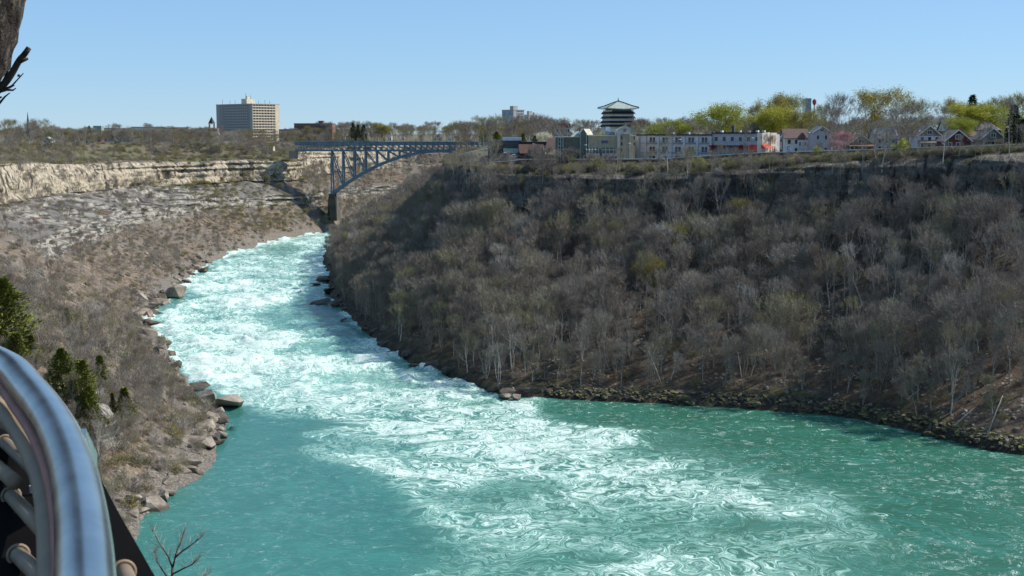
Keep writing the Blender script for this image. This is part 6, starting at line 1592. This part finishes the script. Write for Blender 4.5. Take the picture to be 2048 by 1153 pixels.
def car(px, Y, rz, col, label, suv=False, grp_=None):
    p = at_y(px, 310, Y); z = zp(p.x, Y); e = empty('parked_car', (p.x, Y, z+.05), rz, label, 'car', grp_)
    k = 1.12 if suv else 1.0; b = _cache.get('car'+str(col))
    if not b:
        nb = NB('car_paint'); nb.base((*col, 1)); nb.rough(.3); nb.b.inputs['Coat Weight'].default_value = .6; nb.b.inputs['Metallic'].default_value = .2; b = nb.m; _cache['car'+str(col)] = b
    m = MB(); prof = [(-2.15,.35),(-2.2,.75),(-1.75,.88),(-1.1,.93),(1.35,.95),(2.1,.9),(2.15,.4),(1.7,.28),(-1.7,.28)]
    m.prism([(x, zz*k) for x, zz in prof][::-1], -.85, .85); o = m.build('body', b, e); bv = o.modifiers.new('bevel', 'BEVEL'); bv.width = .08; bv.segments = 2
    m = MB(); x0, x1, x2, x3 = (-1.15, -.5, 1.0 if not suv else 1.7, 1.6 if not suv else 2.0); zr = 1.42*k
    m.add([(x0,-.78,.92*k),(x3,-.78,.93*k),(x3,.78,.93*k),(x0,.78,.92*k),(x1,-.62,zr),(x2,-.62,zr),(x2,.62,zr),(x1,.62,zr)], [(3,2,1,0),(4,5,6,7),(0,1,5,4),(1,2,6,5),(2,3,7,6),(3,0,4,7)]); m.build('window', GL, e)
    m = MB(); m.add([(x1-.03,-.63,zr),(x2+.03,-.63,zr),(x2+.03,.63,zr),(x1-.03,.63,zr),(x1+.1,-.5,zr+.07),(x2-.1,-.5,zr+.07),(x2-.1,.5,zr+.07),(x1+.1,.5,zr+.07)], [(3,2,1,0),(4,5,6,7),(0,1,5,4),(1,2,6,5),(2,3,7,6),(3,0,4,7)]); m.build('roof', b, e)
    for sx_ in (-1.35, 1.35):
        for sy_ in (-.80, .80):
            m = MB(); m.tube([(sx_, sy_-.1, .33), (sx_, sy_+.1, .33)], .33, 12); m.build('wheel', BLK, e)
    for sy_ in (-.6, .6): m = MB(); m.box(-2.24, -2.16, sy_-.15, sy_+.15, .6*k, .75*k); m.build('headlight', LAMPM, e)
car(1026, 548, R(8), (.75,.74,.72), 'white car in the parking lot, left of the turquoise car'); car(1028, 543, R(5), (.78,.72,.70), 'white car in the front parking row nearest the cliff')
car(1047, 549, R(3), (.10,.42,.36), 'turquoise car in the middle of the parking lot'); car(1004, 548, R(85), (.06,.09,.12), 'dark car seen end-on near the yellow bushes', True)
car(985, 560, R(4), (.10,.09,.14), 'dark purple car beside the ramp'); car(971, 565, R(3), (.45,.12,.10), 'red car under the ramp end'); car(1068, 543, R(8), (.16,.28,.32), 'blue-grey car by the flagpole')
car(1072, 538, R(3), (.60,.56,.48), 'cream car at the right end of the parking lot'); car(1949, 440, R(90), (.035,.04,.055), 'dark car facing the gorge beside the dark red cottage', True); car(2014, 432, R(90), (.45,.015,.05), 'bright red car at the road by the lamp pole')

# ================================================================== foreground railing
def metal(name, c, rough, metallic, grime=.3):
    b = NB(name); o = b.obj(); n = b.noise(9, 5, .65, o); n2 = b.noise(60, 4, .6, o)
    b.base(b.mix(b.ramp(n, .35, .65), tuple(x*(1-grime) for x in c), c)); b.b.inputs['Metallic'].default_value = metallic
    b.rough(b.ramp(n, .3, .7, rough*.95, rough*1.1)); b.bump(n2, .0005, .3); b.b.inputs['Specular IOR Level'].default_value = .03 if 'plate' in name else .4; return b.m
GALV = metal('galvanised_rail', (.60,.59,.57), .24, 1.0, .2); TANP = metal('tan_painted_pipe', (.27,.195,.125), .6, 0.0, .25); DPL = metal('dark_steel_plate', (.006,.0052,.0046), .7, .0, .3); RUST = metal('faded_red_edge', (.36,.14,.10), .6, 0)
zr = 74.55
e = empty('viewpoint_railing', (-.5, 1.6, 73.4), 0, 'curved shiny steel handrail with tan struts over a dark plate in the foreground', 'railing'); RO = Vector((-.5, 1.6, 73.4))
def smoothpath(P, n=6):
    P = [Vector(p) for p in P]; out = []
    for i in range(len(P)-1):
        p0, p1, p2, p3 = P[max(i-1,0)], P[i], P[i+1], P[min(i+2, len(P)-1)]
        for j in range(n): t = j/n; out.append(.5*((2*p1)+(p2-p0)*t+(2*p0-5*p1+4*p2-p3)*t*t+(-p0+3*p1-3*p2+p3)*t**3))
    out.append(P[-1]); return out
main = [at_z(px, py, zr) for px, py in ((-330, 655), (-160, 672), (0, 727), (62, 785), (108, 850), (140, 925), (158, 1005), (167, 1085), (170, 1165), (172, 1300), (176, 1700))]
mp = [p-RO for p in smoothpath(main)]
m = MB(); m.tube(mp, .031, 28); m.build('top_rail', GALV, e, smooth=True)
inner = [at_z(px, py, 74.47) for px, py in ((-330, 745), (-120, 762), (-20, 805), (28, 850), (62, 905), (88, 975), (98, 1045), (103, 1110), (106, 1200), (108, 1500))]
ip_ = [p-RO for p in smoothpath(inner)]; m = MB(); m.tube(ip_, .018, 20); m.build('rail_reflection', TANP, e, smooth=True)  # tan pipe shaped for the reflection on the top rail's underside
m = MB(); m.tube([a_+Vector((-.026, -.006, -.028)) for a_ in mp], .009, 8); m.build('edge_strip', RUST, e, smooth=True)
plate = [at_z(px, py, 74.38) for px, py in ((-420, 860), (-60, 842), (20, 856), (66, 905), (172, 905), (240, 1030), (310, 1153), (330, 1300), (250, 1700), (-700, 1700))]
pl = [at_z(px, py, 74.38)-RO for px, py in ((-420, 860), (-60, 842), (20, 856), (66, 905), (172, 905), (240, 1030), (310, 1153), (330, 1300))]
pb_ = [at_z(px, 1900, 74.38)-RO for px in (-760, -420, -200, -100, 60, 180, 300, 420)]
m = MB(); n = len(pl); vs = pl + pb_ + [p-Vector((0,0,.05)) for p in pl] + [p-Vector((0,0,.05)) for p in pb_]
m.add(vs, [(i, i+n, i+n+1, i+1) for i in range(n-1)] + [(2*n+i, 2*n+i+1, 3*n+i+1, 3*n+i) for i in range(n-1)] + [(i, i+1, 2*n+i+1, 2*n+i) for i in range(n-1)] + [(0, 2*n, 3*n, n), (n-1, 2*n-1, 4*n-1, 3*n-1)]); m.build('base_plate', DPL, e)
def strut(p0, p1, r0=.012, collar=True):
    a_ = at_z(*p0, 74.385)-RO; b2 = at_z(*p1, 74.47)-RO; m = MB(); m.tube([a_, b2], r0, 18); o = m.build('strut', TANP, e, smooth=True)
    if collar:
        d_ = (b2-a_).normalized(); m = MB(); up = Vector((0,0,1)); x_ = d_.cross(up).normalized(); y_ = x_.cross(d_)
        ring = [a_+d_*.02+(x_*math.cos(t)+y_*math.sin(t))*(r0*1.2) for t in np.linspace(0, 2*math.pi, 20)]; m.tube(ring, .0028, 8, False); m.build('collar', TANP, o, smooth=True)
strut((-48, 815), (66, 880)); strut((8, 884), (96, 968)); strut((20, 990), (100, 1075)); strut((34, 1108), (110, 1182)); strut((-40, 905), (30, 965), collar=False)
strut((246, 1140), (305, 1290), .0125)
m = MB(); a_ = at_z(158, 878, zr)-RO; b2 = at_z(182, 925, 74.45)-RO; m.bar(a_, b2, .02, .03); m.build('clamp', GALV, e)
m = MB()
for (px, py) in ((66, 985), (88, 1106), (62, 925)): q = at_z(px, py, 74.385)-RO; m.tube([q, q+Vector((0,0,.012))], .006, 8)
m.build('bolt', LGR, e)
m = MB()
for (px, py) in ((-300, 1000), (-150, 1300), (200, 1500)): q = at_z(px, py, 74.36)-RO; m.box(q.x-.03, q.x+.03, q.y-.03, q.y+.03, -.9, q.z)
m.build('post', DPL, e)

# ================================================================== leaning trunk, upper left
b = NB('rough_bark'); o_ = b.obj(); v1 = b.n('ShaderNodeTexVoronoi', feature='F1'); v1.inputs['Scale'].default_value = 1; b.set(v1.inputs['Vector'], b.scalev(o_, 26, 26, 9)); n1_ = b.noise(22, 6, .7, o_); n2_ = b.noise(90, 4, .7, o_)
c = b.mix(b.ramp(n1_, .35, .62), (.025,.02,.016), (.17,.13,.10)); c = b.mix(b.ramp(v1.outputs[0], .25, .5), c, (.03,.024,.02)); c = b.mix(b.math('MULTIPLY', b.ramp(n2_, .56, .68), .5), c, (.30,.28,.22)); b.base(c); b.rough(.95)
b.bump(b.math('ADD', b.math('MULTIPLY', v1.outputs[0], -1), b.math('MULTIPLY', n1_, .8)), .03, 1.0); BRKM = b.m
Yt = 4.0; base = at_y(-330, 720, Yt); zb_ = zp(base.x-.3, Yt); e = empty('leaning_tree', (base.x-.35, Yt, zb_), 0, 'dark rough-barked trunk leaning across the upper left corner', 'tree'); TO = e.location.copy()
path = smoothpath([(base.x-.35, Yt, zb_-.3), at_y(-380, 700, Yt), at_y(-245, 370, Yt), at_y(-106, 26, Yt), at_y(46, -330, Yt), at_y(180, -700, Yt), at_y(260, -1100, Yt)], 14)
vs = []; fs = []; nr = 48; rgt = random.Random(3)
for i, p_ in enumerate(path):
    t_ = (Vector(path[min(i+1, len(path)-1)])-Vector(path[max(i-1, 0)])).normalized(); x_ = t_.cross(Vector((0,1,0))).normalized(); y_ = x_.cross(t_); rad = .205*(1.25-.5*i/len(path))
    for k_ in range(nr):
        a_ = 2*math.pi*k_/nr; q = Vector(p_); rd = rad*(1+.06*float(vn(np.array(math.cos(a_)*2.2), np.array(math.sin(a_)*2.2), np.array(i*.22), seed=7)))+.013*float(vn(np.array(k_*.9), np.array(i*.55), seed=9)); vs.append(q+(x_*math.cos(a_)+y_*math.sin(a_))*rd-TO)
for i in range(len(path)-1):
    for k_ in range(nr): k2 = (k_+1) % nr; fs.append((i*nr+k_, i*nr+k2, (i+1)*nr+k2, (i+1)*nr+k_))
fs.append(tuple(range(nr))[::-1]); fs.append(tuple((len(path)-1)*nr+k_ for k_ in range(nr))); m = MB(); m.add(vs, fs); m.build('trunk', BRKM, e, smooth=True)
BD = paint('dark_branch', (.035,.026,.02))
tp = [at_y(*q, Yt)-TO for q in ((-215, 330), (-120, 262), (-40, 205), (4, 172), (22, 150), (38, 122), (48, 110), (58, 96))]; m = MB(); m.tube(smoothpath(tp, 4), [.014-.006*min(1, i/28) for i in range(29)], 9)
m.tube([tp[5]+Vector((0,0,0)), tp[5]+Vector((.028,0,.006))], [.012,.004], 5); m.tube([tp[6], tp[6]+Vector((.02,-.01,.012))], [.01,.004], 5); m.build('broken_branch', BD, e, smooth=True)
m = MB()
for P_ in (((-60,215),(2,172),(12,150),(17,142)), ((-50,220),(4,182),(24,172),(47,147)), ((-20,200),(3,174),(20,176),(29,171)), ((4,182),(14,180),(26,181),(32,177)), ((-30,232),(0,206),(10,194),(20,186)), ((-30,200),(-2,196),(2,195),(4,194)), ((37,154),(38,150),(38,149.5),(38.4,149))):
    m.tube([at_y(*q, Yt)-TO for q in P_], [.006,.0042,.003,.0015], 5)
m.build('twigs', BD, e)
m = MB()
for k_ in range(6):
    p_ = Vector(path[-1-k_*3])-TO; d_ = Vector((rgt.gauss(0,1), rgt.gauss(0,1), rgt.uniform(.3,1.2))).normalized(); m.tube([p_, p_+d_*.9, p_+d_*1.7+Vector((0,0,.3))], [.07,.04,.01], 7)
m.build('upper_limb', BRKM, e, smooth=True)

# every purely auxiliary datum stays out of the scene
for o in list(sc.objects):
    if o.type == 'MESH' and o.name in ('t', 'c', 'w'): bpy.data.objects.remove(o)
